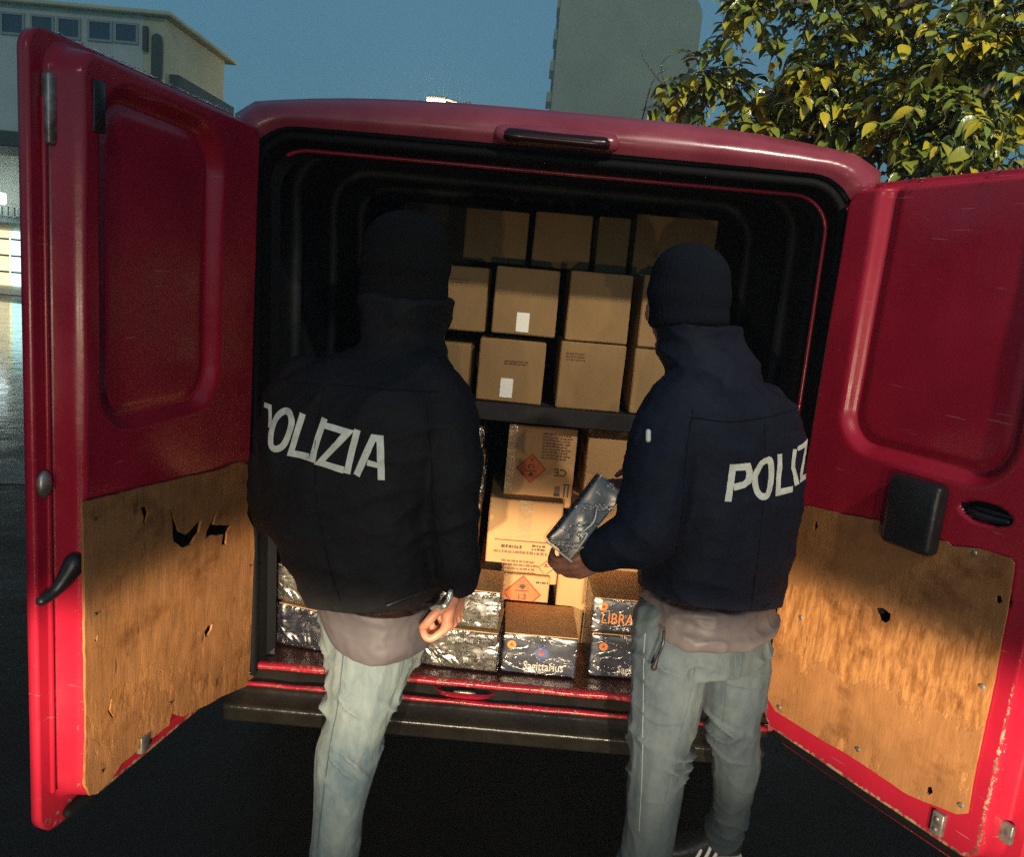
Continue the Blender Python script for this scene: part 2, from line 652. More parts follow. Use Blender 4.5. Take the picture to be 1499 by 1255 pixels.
def film_mat(name, body, lines, rough=0.22, scale=7.0, strength=0.5):
    """shrink film on a printed box: clear with a faint sheen, gathered into mirror-bright creases"""
    m = bpy.data.materials.new(name)
    m.use_nodes = True
    t = m.node_tree
    t.nodes.clear()
    L = t.links
    out = t.nodes.new('ShaderNodeOutputMaterial')
    tr = t.nodes.new('ShaderNodeBsdfTransparent')
    gl = t.nodes.new('ShaderNodeBsdfGlossy')
    gl.inputs['Roughness'].default_value = rough
    gl.inputs['Color'].default_value = (0.95, 0.95, 0.92, 1)
    mx = t.nodes.new('ShaderNodeMixShader')
    tcn = t.nodes.new('ShaderNodeTexCoord')
    n = t.nodes.new('ShaderNodeTexNoise')
    n.inputs['Scale'].default_value = scale
    n.inputs['Detail'].default_value = 2
    n.inputs['Distortion'].default_value = 0.8
    L.new(tcn.outputs['Object'], n.inputs['Vector'])
    # creases: thin ridges where a warped noise crosses its middle value
    mp = t.nodes.new('ShaderNodeMapping')
    mp.inputs['Rotation'].default_value = (0.4, 0.9, 0.3)
    mp.inputs['Scale'].default_value = (1.0, 1.0, 2.2)
    L.new(tcn.outputs['Object'], mp.inputs[0])
    n2 = t.nodes.new('ShaderNodeTexNoise')
    n2.inputs['Scale'].default_value = scale * 1.6
    n2.inputs['Detail'].default_value = 3
    n2.inputs['Distortion'].default_value = 1.5
    L.new(mp.outputs[0], n2.inputs['Vector'])
    sb = t.nodes.new('ShaderNodeMath')
    sb.operation = 'SUBTRACT'
    L.new(n2.outputs[0], sb.inputs[0])
    sb.inputs[1].default_value = 0.5
    ab = t.nodes.new('ShaderNodeMath')
    ab.operation = 'ABSOLUTE'
    L.new(sb.outputs[0], ab.inputs[0])
    cr = t.nodes.new('ShaderNodeMapRange')
    cr.interpolation_type = 'SMOOTHSTEP'
    cr.inputs['From Min'].default_value = 0.0
    cr.inputs['From Max'].default_value = 0.035
    cr.inputs['To Min'].default_value = 1.0
    cr.inputs['To Max'].default_value = 0.0
    L.new(ab.outputs[0], cr.inputs['Value'])
    fm = t.nodes.new('ShaderNodeMath')
    fm.operation = 'MULTIPLY_ADD'
    fm.use_clamp = True
    L.new(cr.outputs[0], fm.inputs[0])
    fm.inputs[1].default_value = lines
    fm.inputs[2].default_value = body
    L.new(fm.outputs[0], mx.inputs[0])
    L.new(tr.outputs[0], mx.inputs[1])
    L.new(gl.outputs[0], mx.inputs[2])
    L.new(mx.outputs[0], out.inputs[0])
    ad = t.nodes.new('ShaderNodeMath')
    ad.operation = 'MULTIPLY_ADD'
    L.new(cr.outputs[0], ad.inputs[0])
    ad.inputs[1].default_value = 0.25
    L.new(n.outputs[0], ad.inputs[2])
    bp = t.nodes.new('ShaderNodeBump')
    bp.inputs['Strength'].default_value = strength
    bp.inputs['Distance'].default_value = 0.03
    L.new(ad.outputs[0], bp.inputs['Height'])
    L.new(bp.outputs[0], gl.inputs['Normal'])
    return m


M = {}
M['red'] = paint_mat()
M['board'] = board_mat()
M['red_sheen'] = mat('sky_sheen_red_paint', (0.235, 0.036, 0.056), 0.28, col2=(0.30, 0.055, 0.078), vscale=6, rvar=0.12, spec=0.6)  # paler red: sky reflection and veil on the wet header put into the colour
M['rubber'] = mat('black_rubber', (0.006, 0.006, 0.007), 0.7, spec=0.12)
M['liner'] = mat('dark_liner', (0.032, 0.036, 0.040), 0.65, var=0.5, vscale=3)
M['liner_metal'] = mat('dim_body_metal', (0.034, 0.033, 0.036), 0.5, var=0.4, vscale=4)
M['floor'] = mat('worn_red_floor', (0.16, 0.02, 0.018), 0.4, col2=(0.26, 0.05, 0.035), vscale=14, bump=0.3, bscale=30)
M['bumper'] = mat('wet_black_plastic', (0.020, 0.018, 0.015), 0.26, rvar=0.12, var=0.3, vscale=9, bump=0.2, bscale=45, spec=0.5)
M['steel'] = mat('dull_steel', (0.30, 0.29, 0.26), 0.42, metal=0.7, var=0.5, vscale=30)
M['black'] = mat('black_plastic', (0.014, 0.014, 0.016), 0.4, var=0.3, bump=0.15)
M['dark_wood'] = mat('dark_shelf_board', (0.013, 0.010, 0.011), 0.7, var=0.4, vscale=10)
M['tyre'] = mat('tyre_rubber', (0.02, 0.02, 0.02), 0.8)
M['lamp_glass'] = mat('dark_lamp_lens', (0.02, 0.004, 0.006), 0.2, spec=0.5)
M['card'] = mat('brown_cardboard', (0.46, 0.26, 0.115), 0.75, spec=0.25, var=0.16, vscale=3.5, bump=0.25, bscale=70, bdist=0.002, stretch=(1, 1, 0.4))
M['lid'] = mat('pack_lid_card', (0.66, 0.40, 0.18), 0.6, spec=0.4, var=0.15, vscale=5, bump=0.2, bscale=30, bdist=0.002)
M['card_pale'] = mat('pale_cardboard', (0.55, 0.31, 0.135), 0.7, spec=0.3, var=0.1, vscale=3.5, bump=0.2, bscale=60, bdist=0.002, stretch=(1, 1, 0.4))
M['card_shade'] = mat('shaded_cardboard', (0.33, 0.20, 0.088), 0.8, spec=0.2, var=0.2, vscale=3.5, bump=0.3, bscale=50, bdist=0.002, stretch=(1, 1, 0.4))  # darker card for the upper boxes; their dim light is in the colour
M['cardtape'] = mat('clear_parcel_tape', (0.46, 0.28, 0.13), 0.16, spec=0.6, bump=0.5, bscale=14)
M['ink_orange'] = mat('orange_print', (0.66, 0.15, 0.03), 0.6, var=0.15, vscale=20)
M['ink_red'] = mat('red_print', (0.42, 0.05, 0.015), 0.6)
M['ink'] = mat('dark_print', (0.05, 0.03, 0.022), 0.6)
M['ink_faint'] = mat('faint_brown_print', (0.21, 0.11, 0.055), 0.7)
M['sticker'] = mat('white_sticker', (0.9, 0.88, 0.8), 0.35, spec=0.6)
M['foil_print'] = mat('dark_box_print', (0.006, 0.008, 0.018), 0.35, col2=(0.05, 0.06, 0.095), vscale=13, bump=0.2, bscale=25)
_t = M['foil_print'].node_tree
for _n in _t.nodes:
    if _n.type == 'VALTORGB':
        _e = _n.color_ramp.elements.new(0.80)
        _e.color = (0.22, 0.07, 0.03, 1)
        _e = _n.color_ramp.elements.new(0.74)
        _e.color = (0.10, 0.12, 0.16, 1)
M['foil_silver'] = mat('silvery_box_print', (0.05, 0.045, 0.035), 0.35, col2=(0.26, 0.24, 0.19), vscale=16, bump=0.3, bscale=25)
M['film'] = film_mat('shrink_film', 0.09, 0.14, 0.24, 5.0, 0.30)
M['film_strong'] = film_mat('crumpled_film', 0.30, 0.5, 0.24, 12.0, 0.8)
M['letter_white'] = mat('white_print', (0.62, 0.6, 0.52), 0.5, var=0.15, vscale=40)
M['letter_orange'] = mat('gold_orange_print', (0.85, 0.27, 0.05), 0.5)
M['polizia'] = mat('reflective_lettering', (0.86, 0.88, 0.74), 0.55, var=0.16, vscale=25, bump=0.4, bscale=45)
M['nylon_black'] = mat('black_nylon', (0.017, 0.016, 0.018), 0.7, spec=0.15, var=0.2, vscale=9, bump=0.12, bscale=40, bdist=0.004)
M['nylon_navy'] = mat('navy_nylon', (0.014, 0.017, 0.030), 0.7, spec=0.15, var=0.2, vscale=9, bump=0.12, bscale=40, bdist=0.004)
M['mauve'] = mat('mauve_lit_hem', (0.088, 0.078, 0.086), 0.55, spec=0.35, var=0.15, vscale=8, bump=0.15, bscale=40, bdist=0.004)  # pale hem colour holds the headlight wash on the jackets' lower edge
M['knit'] = mat('dark_knit', (0.010, 0.012, 0.018), 1.0, spec=0.1, bump=0.4, bscale=130, stretch=(1, 1, 0.3))
M['knit_black'] = mat('black_knit', (0.013, 0.012, 0.012), 1.0, spec=0.1, bump=0.4, bscale=130, stretch=(1, 1, 0.3))
M['hair'] = mat('dark_hair', (0.012, 0.010, 0.010), 0.6, bump=0.6, bscale=90, stretch=(1, 1, 0.15))
M['skin'] = mat('skin', (0.50, 0.215, 0.135), 0.45, var=0.18, vscale=30, bump=0.25, bscale=110, bdist=0.003)
M['eye'] = mat('eye_white', (0.6, 0.58, 0.55), 0.2)
M['denim_light'] = mat('faded_denim', (0.05, 0.088, 0.115), 0.8, col2=(0.215, 0.255, 0.24), vscale=5.5, bump=0.45, bscale=190, bdist=0.003, stretch=(1, 1, 0.5))
M['denim_grey'] = mat('grey_green_denim', (0.022, 0.038, 0.056), 0.8, col2=(0.076, 0.102, 0.112), vscale=5.5, bump=0.45, bscale=190, bdist=0.003, stretch=(1, 1, 0.5))
M['shoe'] = mat('black_shoe', (0.015, 0.015, 0.017), 0.5, bump=0.3)
M['shoe_white'] = mat('shoe_white', (0.75, 0.73, 0.68), 0.5)
M['asphalt'] = mat('wet_asphalt', (0.004, 0.004, 0.004), 0.45, spec=0.06, col2=(0.008, 0.008, 0.008), vscale=1.3, rvar=0.2, bump=0.25, bscale=9, bdist=0.02)
M['puddle'] = mat('rain_water', (0.010, 0.011, 0.011), 0.13, spec=0.7, rvar=0.1, vscale=2.0, bump=0.25, bscale=3.5, bdist=0.02)
M['plaster'] = mat('grey_plaster', (0.74, 0.70, 0.58), 0.9, var=0.12, vscale=0.6)
M['plaster_y'] = mat('ochre_plaster', (0.80, 0.70, 0.44), 0.9, var=0.12, vscale=0.5)
M['roof_dark'] = mat('dark_eaves', (0.09, 0.10, 0.075), 0.8)
M['pane'] = mat('dusk_window', (0.03, 0.05, 0.07), 0.08, spec=0.8)
M['frame_grey'] = mat('grey_frame', (0.40, 0.41, 0.38), 0.6)
M['tower'] = mat('olive_render', (0.66, 0.55, 0.30), 0.9, var=0.15, vscale=0.15)
M['bark'] = mat('wet_bark', (0.05, 0.038, 0.026), 0.55, bump=0.8, bscale=40)
M['drop'] = mat('water_drop', (0.7, 0.7, 0.7), 0.16, metal=1.0)


def leaf_mat(name, c, c2):
    m = mat(name, c, 0.22, spec=0.55, col2=c2, vscale=14, bump=0.25, bscale=60)
    b = m.node_tree.nodes['Principled BSDF']
    b.inputs['Subsurface Weight'].default_value = 0.0
    return m


M['leaf_green'] = leaf_mat('green_leaf', (0.12, 0.17, 0.028), (0.23, 0.27, 0.045))
M['leaf_dark'] = leaf_mat('dark_green_leaf', (0.05, 0.075, 0.022), (0.10, 0.13, 0.03))
M['leaf_yellow'] = leaf_mat('yellow_leaf', (0.50, 0.40, 0.03), (0.30, 0.29, 0.03))
M['leaf_olive'] = leaf_mat('olive_leaf', (0.30, 0.30, 0.045), (0.19, 0.21, 0.035))

# ------------------------------------------------------------------ ground
g = bmesh.new()
bmesh.ops.create_grid(g, x_segments=2, y_segments=2, size=150)
ground = obj('ground', g, M['asphalt'])
ground.location = (0, 100, 0)
def puddle(name, pts, label_z=0.004):
    b = bmesh.new()
    P2 = catmull([Vector(p + (0,)) for p in pts + pts[:1]], 6)[:-1]
    P2 = [p + noise.noise_vector(p * 0.9) * 0.35 for p in P2]
    b.faces.new([b.verts.new((p.x, p.y, label_z)) for p in P2])
    o = obj(name, b, M['puddle'])
    tag(o, kind='structure')


puddle('puddle', [(-3.2, 3.6), (-2.9, 5.5), (-4.5, 8.5), (-7.0, 12.0), (-9.5, 16.0), (-11.5, 19.0), (-17, 19.2), (-18, 14), (-13, 8.5), (-7.5, 4.2), (-5.0, 3.0)])
tag(ground, 'wet black asphalt of the yard under and behind the van', kind='structure')

# ------------------------------------------------------------------ buildings far away


def warehouse():
    t = empty('warehouse', (-16, 30, 0), 'grey block with a row of square windows, beyond the left van door', 'building')
    x1, x0, ya, yb, zt = -9.75, -34.0, 22.0, 27.0, 7.75
    b = bmesh.new()
    box(b, (x0, ya, 4.1), (x1 - 0.9, yb, zt - 0.12))
    rebase(obj('upper_wall', b, M['plaster'], t))
    b = bmesh.new()
    box(b, (x1 - 0.9, ya + 0.01, 0), (x1 - 0.35, yb - 0.3, zt - 0.13))
    rebase(obj('side_wall', b, M['plaster_y'], t))
    b = bmesh.new()
    box(b, (x0 - 0.1, ya - 0.25, zt - 0.12), (x1 - 0.1, yb + 0.2, zt), 0.03)
    rebase(obj('roof', b, M['plaster_y'], t))
    b = bmesh.new()
    box(b, (x1 - 0.34, ya + 0.4, 0), (x1 - 0.1, yb, 6.3))
    rebase(obj('side_lean_to', b, M['roof_dark'], t))
    b = bmesh.new()
    xp = P(232, 90, ya).x
    tube(b, [(xp, ya - 0.12, 7.05), (xp, ya - 0.12, 5.1)], [0.14, 0.14], n=1)
    rebase(obj('downpipe', b, M['roof_dark'], t, True))
    b = bmesh.new()
    xp = P(215, 50, ya).x
    box(b, (xp - 0.06, ya - 0.14, 6.75), (xp + 0.06, ya - 0.03, 7.35))
    rebase(obj('wall_bracket', b, M['roof_dark'], t))
    # windows: pixel columns of the photograph at the facade's depth
    for a, c in ((-75, -42), (-38, -6), (1, 37), (45, 80), (84, 119), (129, 165), (168, 203)):
        p0 = P(a, 16 + a * 0.09, ya)
        p1 = P(c, 50 + c * 0.075, ya)
        b = bmesh.new()
        for lo, hi in (((p0.x, p0.z - 0.06), (p1.x, p0.z)), ((p0.x, p1.z), (p1.x, p1.z + 0.06)),
                       ((p0.x, p1.z + 0.06), (p0.x + 0.06, p0.z - 0.06)), ((p1.x - 0.06, p1.z + 0.06), (p1.x, p0.z - 0.06))):
            box(b, (lo[0], ya - 0.05, lo[1]), (hi[0], ya - 0.002, hi[1]))
        f = rebase(obj('window', b, M['frame_grey'], t))
        b = bmesh.new()
        box(b, (p0.x + 0.06, ya - 0.02, p1.z + 0.06), (p1.x - 0.06, ya - 0.004, p0.z - 0.06))
        q = obj('pane', b, M['pane'], f)
        q.data.transform(t.matrix_basis.inverted())
    # lit loading bay below the canopy
    b = bmesh.new()
    box(b, (x0, ya - 2.6, 3.75), (x1 - 2.2, ya - 0.01, 4.12), 0.03)
    rebase(obj('canopy', b, M['roof_dark'], t))
    b = bmesh.new()
    box(b, (x0, ya + 0.3, 0), (x1 - 0.9, yb, 4.09))
    rebase(obj('ground_floor_wall', b, M['plaster'], t))
    warm = emis('lit_glazing', (1.0, 0.86, 0.5), 1.3)
    cool = emis('cold_lit_glazing', (0.6, 1.0, 1.0), 2.2)
    for k in range(14):
        xa = -13.75 - k * 0.62
        b = bmesh.new()
        box(b, (xa - 0.56, ya + 0.22, 0.25), (xa, ya + 0.29, 1.75))
        f = rebase(obj('lit_door_leaf', b, warm if k % 3 else cool, t))
        for hz in (0.6, 1.05, 1.5):
            b = bmesh.new()
            box(b, (xa - 0.56, ya + 0.16, hz), (xa, ya + 0.215, hz + 0.05))
            q = obj('glazing_bar', b, M['roof_dark'], f)
            q.data.transform(t.matrix_basis.inverted())
    b = bmesh.new()
    box(b, (-24.5, ya - 0.2, 1.95), (-13.7, ya + 0.28, 2.15), 0.02)
    rebase(obj('lintel_beam', b, M['frame_grey'], t))
    for k in range(3):
        b = bmesh.new()
        box(b, (-13.95 - k * 2.6 - 1.3, ya - 0.9, 2.42), (-13.95 - k * 2.6, ya - 0.6, 2.72), 0.04)
        rebase(obj('strip_light', b, emis('strip_light', (0.8, 1.0, 1.0), 5.0), t))
    for k in range(26):
        xa = -13.75 - k * 0.17
        b = bmesh.new()
        box(b, (xa - 0.07, ya - 0.35, 2.16), (xa, ya - 0.28, 2.38))
        rebase(obj('railing_bar', b, M['frame_grey'], t))
    b = bmesh.new()
    tube(b, [(-13.55, ya - 2.3, 0), (-13.55, ya - 2.3, 3.76)], [0.09, 0.09], n=1)
    rebase(obj('canopy_post', b, M['frame_grey'], t, True))


warehouse()


def tower():
    Y0 = 90
    a, c = P(790, 150, Y0).x, P(1024, 60, Y0).x
    top = P(1005, -12, Y0).z
    t = empty('tower_block', ((a + c) / 2, Y0 + 6, 0), 'tall olive tower block with rounded top corner, hazy above the van roof', 'building')
    b = bmesh.new()
    # front outline with a rounded upper right corner, extruded 12 m deep
    r = 2.2
    out = [(a + 1.2, 0), (c, 0)] + [(c - r + r * math.cos(x), top - r + r * math.sin(x)) for x in [k * math.pi / 16 for k in range(9)]] + [(a + 1.2, top)]
    f0 = [b.verts.new((x, Y0, z)) for x, z in out]
    f1 = [b.verts.new((x, Y0 + 12, z)) for x, z in out]
    n = len(out)
    b.faces.new(f0)
    b.faces.new(f1[::-1])
    for i in range(n):
        b.faces.new((f0[i], f0[(i + 1) % n], f1[(i + 1) % n], f1[i]))
    rebase(obj('wall', b, M['tower'], t))
    for k in range(11):
        z = 1.5 + k * 3.0
        if z + 1.2 > top:
            break
        b = bmesh.new()
        xa = a + 0.55 + 0.03 * (z - 17)
        box(b, (xa, Y0 + 0.6, z), (a + 1.19, Y0 + 4.4, z + 1.0), 0.05)
        s = rebase(obj('balcony', b, M['tower'], t))
        b = bmesh.new()
        box(b, (a + 0.95, Y0 + 1.2, z + 1.01), (a + 1.17, Y0 + 2.6, z + 2.35))
        q = obj('window', b, M['pane'], s)
        q.data.transform(t.matrix_basis.inverted())


tower()


def street_lamp(px, py, Y, label, col):
    p = P(px, py, Y)
    t = empty('street_lamp', (p.x, p.y, 0), label, 'street lamp', 'street lamps far behind the van')
    b = bmesh.new()
    tube(b, [(p.x + 1.2, p.y, 0), (p.x + 1.2, p.y, p.z - 0.6), (p.x + 0.9, p.y, p.z - 0.05), (p.x + 0.3, p.y, p.z + 0.12)], [0.1, 0.08, 0.06, 0.05], seg=8, n=3)
    rebase(obj('pole', b, M['frame_grey'], t, True))
    b = bmesh.new()
    box(b, (p.x - 0.36, p.y - 0.14, p.z + 0.05), (p.x + 0.34, p.y + 0.14, p.z + 0.16), 0.03)
    rebase(obj('lamp_head', b, M['frame_grey'], t))
    b = bmesh.new()
    box(b, (p.x - 0.33, p.y - 0.12, p.z - 0.06), (p.x + 0.31, p.y + 0.12, p.z + 0.045), 0.02)
    rebase(obj('lamp_glass', b, emis('lit_lamp_glass', col, 9.0), t))
    L = bpy.data.lights.new('street_lamp_light', 'POINT')
    L.energy = 300
    L.color = (1.0, 0.82, 0.48)
    L.shadow_soft_size = 0.5
    lo = bpy.data.objects.new('street_lamp_light', L)
    link(lo, t)
    lo.location = Vector((p.x, p.y, p.z - 0.25)) - t.location


street_lamp(639, 148, 30, 'lit street lamp showing just over the middle of the van roof', (1.0, 0.93, 0.7))
street_lamp(1126, 136, 30, 'lit street lamp showing through the left edge of the tree', (1.0, 0.82, 0.72))

# ------------------------------------------------------------------ the van
van = empty('delivery_van', (0, 0.9, 0), 'red panel van seen from behind with both rear doors swung wide open', 'van')

ZF = 0.475


def smooth01(x):
    x = min(1.0, max(0.0, x))
    return x * x * (3 - 2 * x)


# outline of the rear opening, rounded upper corners (X, Z)
def opening(off=0.0, yshift=0.0):
    tl, tr, br, bl = (-0.812 - off, 2.025 + off), (0.79 + off, 2.025 + off), (0.785 + off, ZF - off), (-0.765 - off, ZF - off)
    r = 0.10 + max(off, 0)
    pts = []

    def side(p, q, n):
        for k in range(n):
            t = k / n
            pts.append((p[0] + (q[0] - p[0]) * t, p[1] + (q[1] - p[1]) * t))
    side((bl[0], bl[1]), (tl[0] + (bl[0] - tl[0]) * r / 1.5, tl[1] - r), 12)
    for k in range(8):
        a = math.pi - k / 8 * math.pi / 2
        pts.append((tl[0] + r + r * math.cos(a), tl[1] - r + r * math.sin(a)))
    side((tl[0] + r, tl[1]), (tr[0] - r, tr[1]), 16)
    for k in range(8):
        a = math.pi / 2 - k / 8 * math.pi / 2
        pts.append((tr[0] - r + r * math.cos(a), tr[1] - r + r * math.sin(a)))
    side((tr[0], tr[1] - r), br, 12)
    side(br, bl, 12)
    return pts


def strip(b, A, B):
    n = len(A)
    va = [b.verts.new(p) for p in A]
    vb = [b.verts.new(p) for p in B]
    for i in range(n):
        j = (i + 1) % n
        b.faces.new((va[i], va[j], vb[j], vb[i]))


# hull: the opening pushed outwards to the body skin, then forward
def hull(y, grow=0.0):
    out = []
    for (x, z) in opening(0.0):
        if z > 2.0:
            X = x * 1.10
            Z = 2.168 - 0.075 * (abs(x) / 0.9) ** 3
        elif z <= ZF + 0.001:
            X, Z = x * 1.24, 0.40
        else:
            k = (z - ZF) / (2.0 - ZF)
            s = 1 if x > 0 else -1
            X = s * (0.97 - 0.075 * smooth01((k - 0.55) / 0.45) + 0.01 * math.sin(k * 3))
            Z = 0.40 + k * 1.69
        out.append((X * (1 - grow), y, Z - grow * 0.6))
    return out


b = bmesh.new()
o0 = [(x, 0.0, z) for x, z in opening(0.0)]
o1 = [(x, -0.002, z) for x, z in opening(0.028)]
h0 = hull(0.02)
h1 = hull(0.12)
# rear ring: flat rebate, then rolling over to the roof and sides
mid = [((a[0] * 0.35 + c[0] * 0.65), -0.045 if a[1] > -1 and c[2] > 2.06 else -0.01, (a[2] * 0.42 + c[2] * 0.58)) for a, c in zip(o1, h0)]
mid0 = [((a[0] * 0.8 + c[0] * 0.2), -0.05 if c[2] > 2.06 else -0.008, (a[2] * 0.80 + c[2] * 0.20)) for a, c in zip(o1, h0)]
strip(b, o0, o1)
strip(b, o1, mid0)
strip(b, mid0, mid)
strip(b, mid, h0)
strip(b, h0, h1)
strip(b, h1, hull(0.6))
strip(b, hull(0.6), hull(3.2))
strip(b, hull(3.2), hull(3.9, 0.05))
fr = [b.verts.new(p) for p in hull(3.9, 0.05)]
b.faces.new(fr)
bmesh.ops.remove_doubles(b, verts=b.verts, dist=0.0005)
low_ = [f for f in b.faces if f.calc_center_median().z < 0.4745 and abs(f.calc_center_median().x) < 0.80 and f.calc_center_median().y < 0.1]
bmesh.ops.delete(b, geom=low_, context='FACES')      # the sill pieces stand here instead
body = rebase(obj('body', b, [M['red_sheen'], M['rubber']], van, True))
for p_ in body.data.polygons:
    c_ = p_.center
    if -0.9035 < c_.y < -0.8985 and (c_.x < 0.7 or c_.z > 1.96):
        p_.material_index = 1
# inner flange of the opening
b = bmesh.new()
strip(b, [(x, 0.0, z) for x, z in opening(0.0)], [(x, 0.055, z) for x, z in opening(-0.012)])
strip(b, [(x, 0.055, z) for x, z in opening(-0.012)], [(x, 0.07, z) for x, z in opening(-0.035)])
bmesh.ops.delete(b, geom=[f for f in b.faces if f.calc_center_median().z < ZF + 0.045], context='FACES')
rebase(obj('inner_flange', b, M['rubber'], van, True))
b = bmesh.new()
op = [p for p in opening(-0.02)][17:52]
tube(b, [(x, 0.03, z) for x, z in op], [0.006] * len(op), seg=8, n=1)
rebase(obj('red_jamb_edge', b, M['red'], van, True))
# rubber seal round the opening (open at the sill)
b = bmesh.new()
op = [p for p in opening(0.010)][:56]
tube(b, [(x, -0.012, z) for x, z in op], [0.014] * len(op), seg=8, n=1)
rebase(obj('door_seal', b, M['rubber'], van, True))
b = bmesh.new()
op = [p for p in opening(0.034)][10:42]
tube(b, [(x, -0.012, z) for x, z in op], [0.011] * len(op), seg=8, n=1)
rebase(obj('header_gutter', b, M['rubber'], van, True))
# load space lining
b = bmesh.new()
y0, y1 = 0.07, 2.7
sec = [(x, z if z > ZF + 0.06 else ZF - 0.05) for x, z in opening(-0.034)]
strip(b, [(x, y0, z) for x, z in sec], [(x * 1.0, y0 + 0.03, z) for x, z in opening(0.06)])
strip(b, [(x, y0 + 0.03, z) for x, z in opening(0.06)], [(x, y1, z) for x, z in opening(0.06)])
bk = [b.verts.new((x, y1, z)) for x, z in opening(0.06)]
b.faces.new(bk)
rebase(obj('load_space_lining', b, M['liner'], van))
for k, yy in enumerate((0.55, 1.15, 1.75)):
    b = bmesh.new()
    op = [p for p in opening(0.045)][:56]
    tube(b, [(x, yy, z) for x, z in op], [0.022] * len(op), seg=8, n=1)
    rebase(obj('body_rib', b, M['liner'], van, True))
b = bmesh.new()
box(b, (-0.80, 0.02, ZF - 0.02), (0.80, 2.69, ZF))
rebase(obj('load_floor', b, M['floor'], van))

# sill, recess with latch striker, lip
def sweep(b, prof, xa, xb, n=24, wob=0.0):
    rows = []
    for i in range(n + 1):
        x = xa + (xb - xa) * i / n
        rows.append([b.verts.new((x, y + wob * noise.noise(Vector((x * 9, y * 30, z * 30))), z + wob * noise.noise(Vector((x * 11 + 5, y * 30, z * 30))))) for y, z in prof])
    for i in range(n):
        for k in range(len(prof) - 1):
            b.faces.new((rows[i][k], rows[i][k + 1], rows[i + 1][k + 1], rows[i + 1][k]))
    b.faces.new(rows[0])
    b.faces.new(rows[-1][::-1])


def wear_attr(o, f):
    me = o.data
    a = me.attributes.new('wear', 'FLOAT', 'POINT')
    a.data.foreach_set('value', [f(v.co) for v in me.vertices])


b = bmesh.new()
sweep(b, [(0.05, 0.468), (0.05, 0.486), (0.008, 0.486), (-0.003, 0.482), (-0.004, 0.474), (0.0, 0.468)], -0.79, 0.79, 60, 0.003)
s_ = rebase(obj('sill_edge', b, M['red'], van, True))
wear_attr(s_, lambda c: 0.75)
b = bmesh.new()
sweep(b, [(0.05, 0.467), (0.004, 0.467), (-0.002, 0.437), (-0.016, 0.434), (-0.018, 0.40), (0.05, 0.40)], -0.8, 0.8, 60)
rebase(obj('sill_channel', b, M['bumper'], van, True))
b = bmesh.new()
sweep(b, [(-0.014, 0.4345), (-0.030, 0.440), (-0.039, 0.435), (-0.036, 0.427), (-0.014, 0.424)], -0.79, 0.79, 60, 0.004)
s_ = rebase(obj('sill_lip', b, M['red'], van, True))
wear_attr(s_, lambda c: 0.65)
# dished red striker recess in the middle of the sill
b = bmesh.new()
n = 28
loops = []
pc = PZ(682, 1003, 0.452)
for (sc_, dz) in ((1.0, 0.018), (0.93, 0.020), (0.82, 0.004), (0.5, -0.004), (0.02, -0.005)):
    loops.append([b.verts.new((pc.x + 0.092 * sc_ * math.copysign(abs(math.cos(a)) ** 0.6, math.cos(a)), -0.012 + 0.024 * sc_ * math.copysign(abs(math.sin(a)) ** 0.7, math.sin(a)), 0.444 + dz)) for a in [k / n * 2 * math.pi for k in range(n)]])
for i in range(len(loops) - 1):
    for k in range(n):
        b.faces.new((loops[i][k], loops[i][(k + 1) % n], loops[i + 1][(k + 1) % n], loops[i + 1][k]))
s_ = rebase(obj('striker_recess', b, M['red'], van, True))
wear_attr(s_, lambda c: 0.55)
b = bmesh.new()
tube(b, [(pc.x - 0.03, -0.02, 0.445), (pc.x - 0.03, -0.028, 0.462), (pc.x + 0.03, -0.028, 0.462), (pc.x + 0.03, -0.02, 0.445)], [0.005] * 4, seg=8, n=3)
rebase(obj('door_striker', b, M['steel'], van, True))
# rear step bumper with rounded ends
b = bmesh.new()
prof = [(-0.02, 0.430), (-0.038, 0.428), (-0.044, 0.418), (-0.050, 0.408), (-0.098, 0.402), (-0.105, 0.398), (-0.108, 0.391), (-0.106, 0.383), (-0.098, 0.377), (-0.098, 0.350), (-0.094, 0.343), (-0.075, 0.341), (0.05, 0.341), (0.05, 0.430)]
rows = []
N = 70
for i in range(N + 1):
    x = -0.83 + 1.60 * i / N
    e = 0.0
    rows.append([b.verts.new((x * (1 - 0.0 * e), y + 0.10 * e * (1 if y < 0.04 else 0), z)) for y, z in prof])
for i in range(N):
    for k in range(len(prof)):
        j = (k + 1) % len(prof)
        b.faces.new((rows[i][k], rows[i][j], rows[i + 1][j], rows[i + 1][k]))
b.faces.new(rows[0])
b.faces.new(rows[-1][::-1])
bumper = rebase(obj('bumper', b, M['bumper'], van, True))
# high brake lamp above the doors
lc = P(815, 203, -0.045)
b = bmesh.new()
tube(b, [(lc.x - 0.145, -0.046, lc.z + 0.0), (lc.x, -0.048, lc.z + 0.002), (lc.x + 0.145, -0.046, lc.z - 0.0)], [0.025, 0.027, 0.025], seg=12, n=5)
br = rebase(obj('brake_lamp', b, M['red_sheen'], van, True))
b = bmesh.new()
tube(b, [(lc.x - 0.125, -0.064, lc.z - 0.004), (lc.x + 0.125, -0.064, lc.z - 0.006)], [0.019, 0.019], seg=12, n=5)
q = obj('lens', b, M['lamp_glass'], br, True)
q.data.transform(van.matrix_basis.inverted())
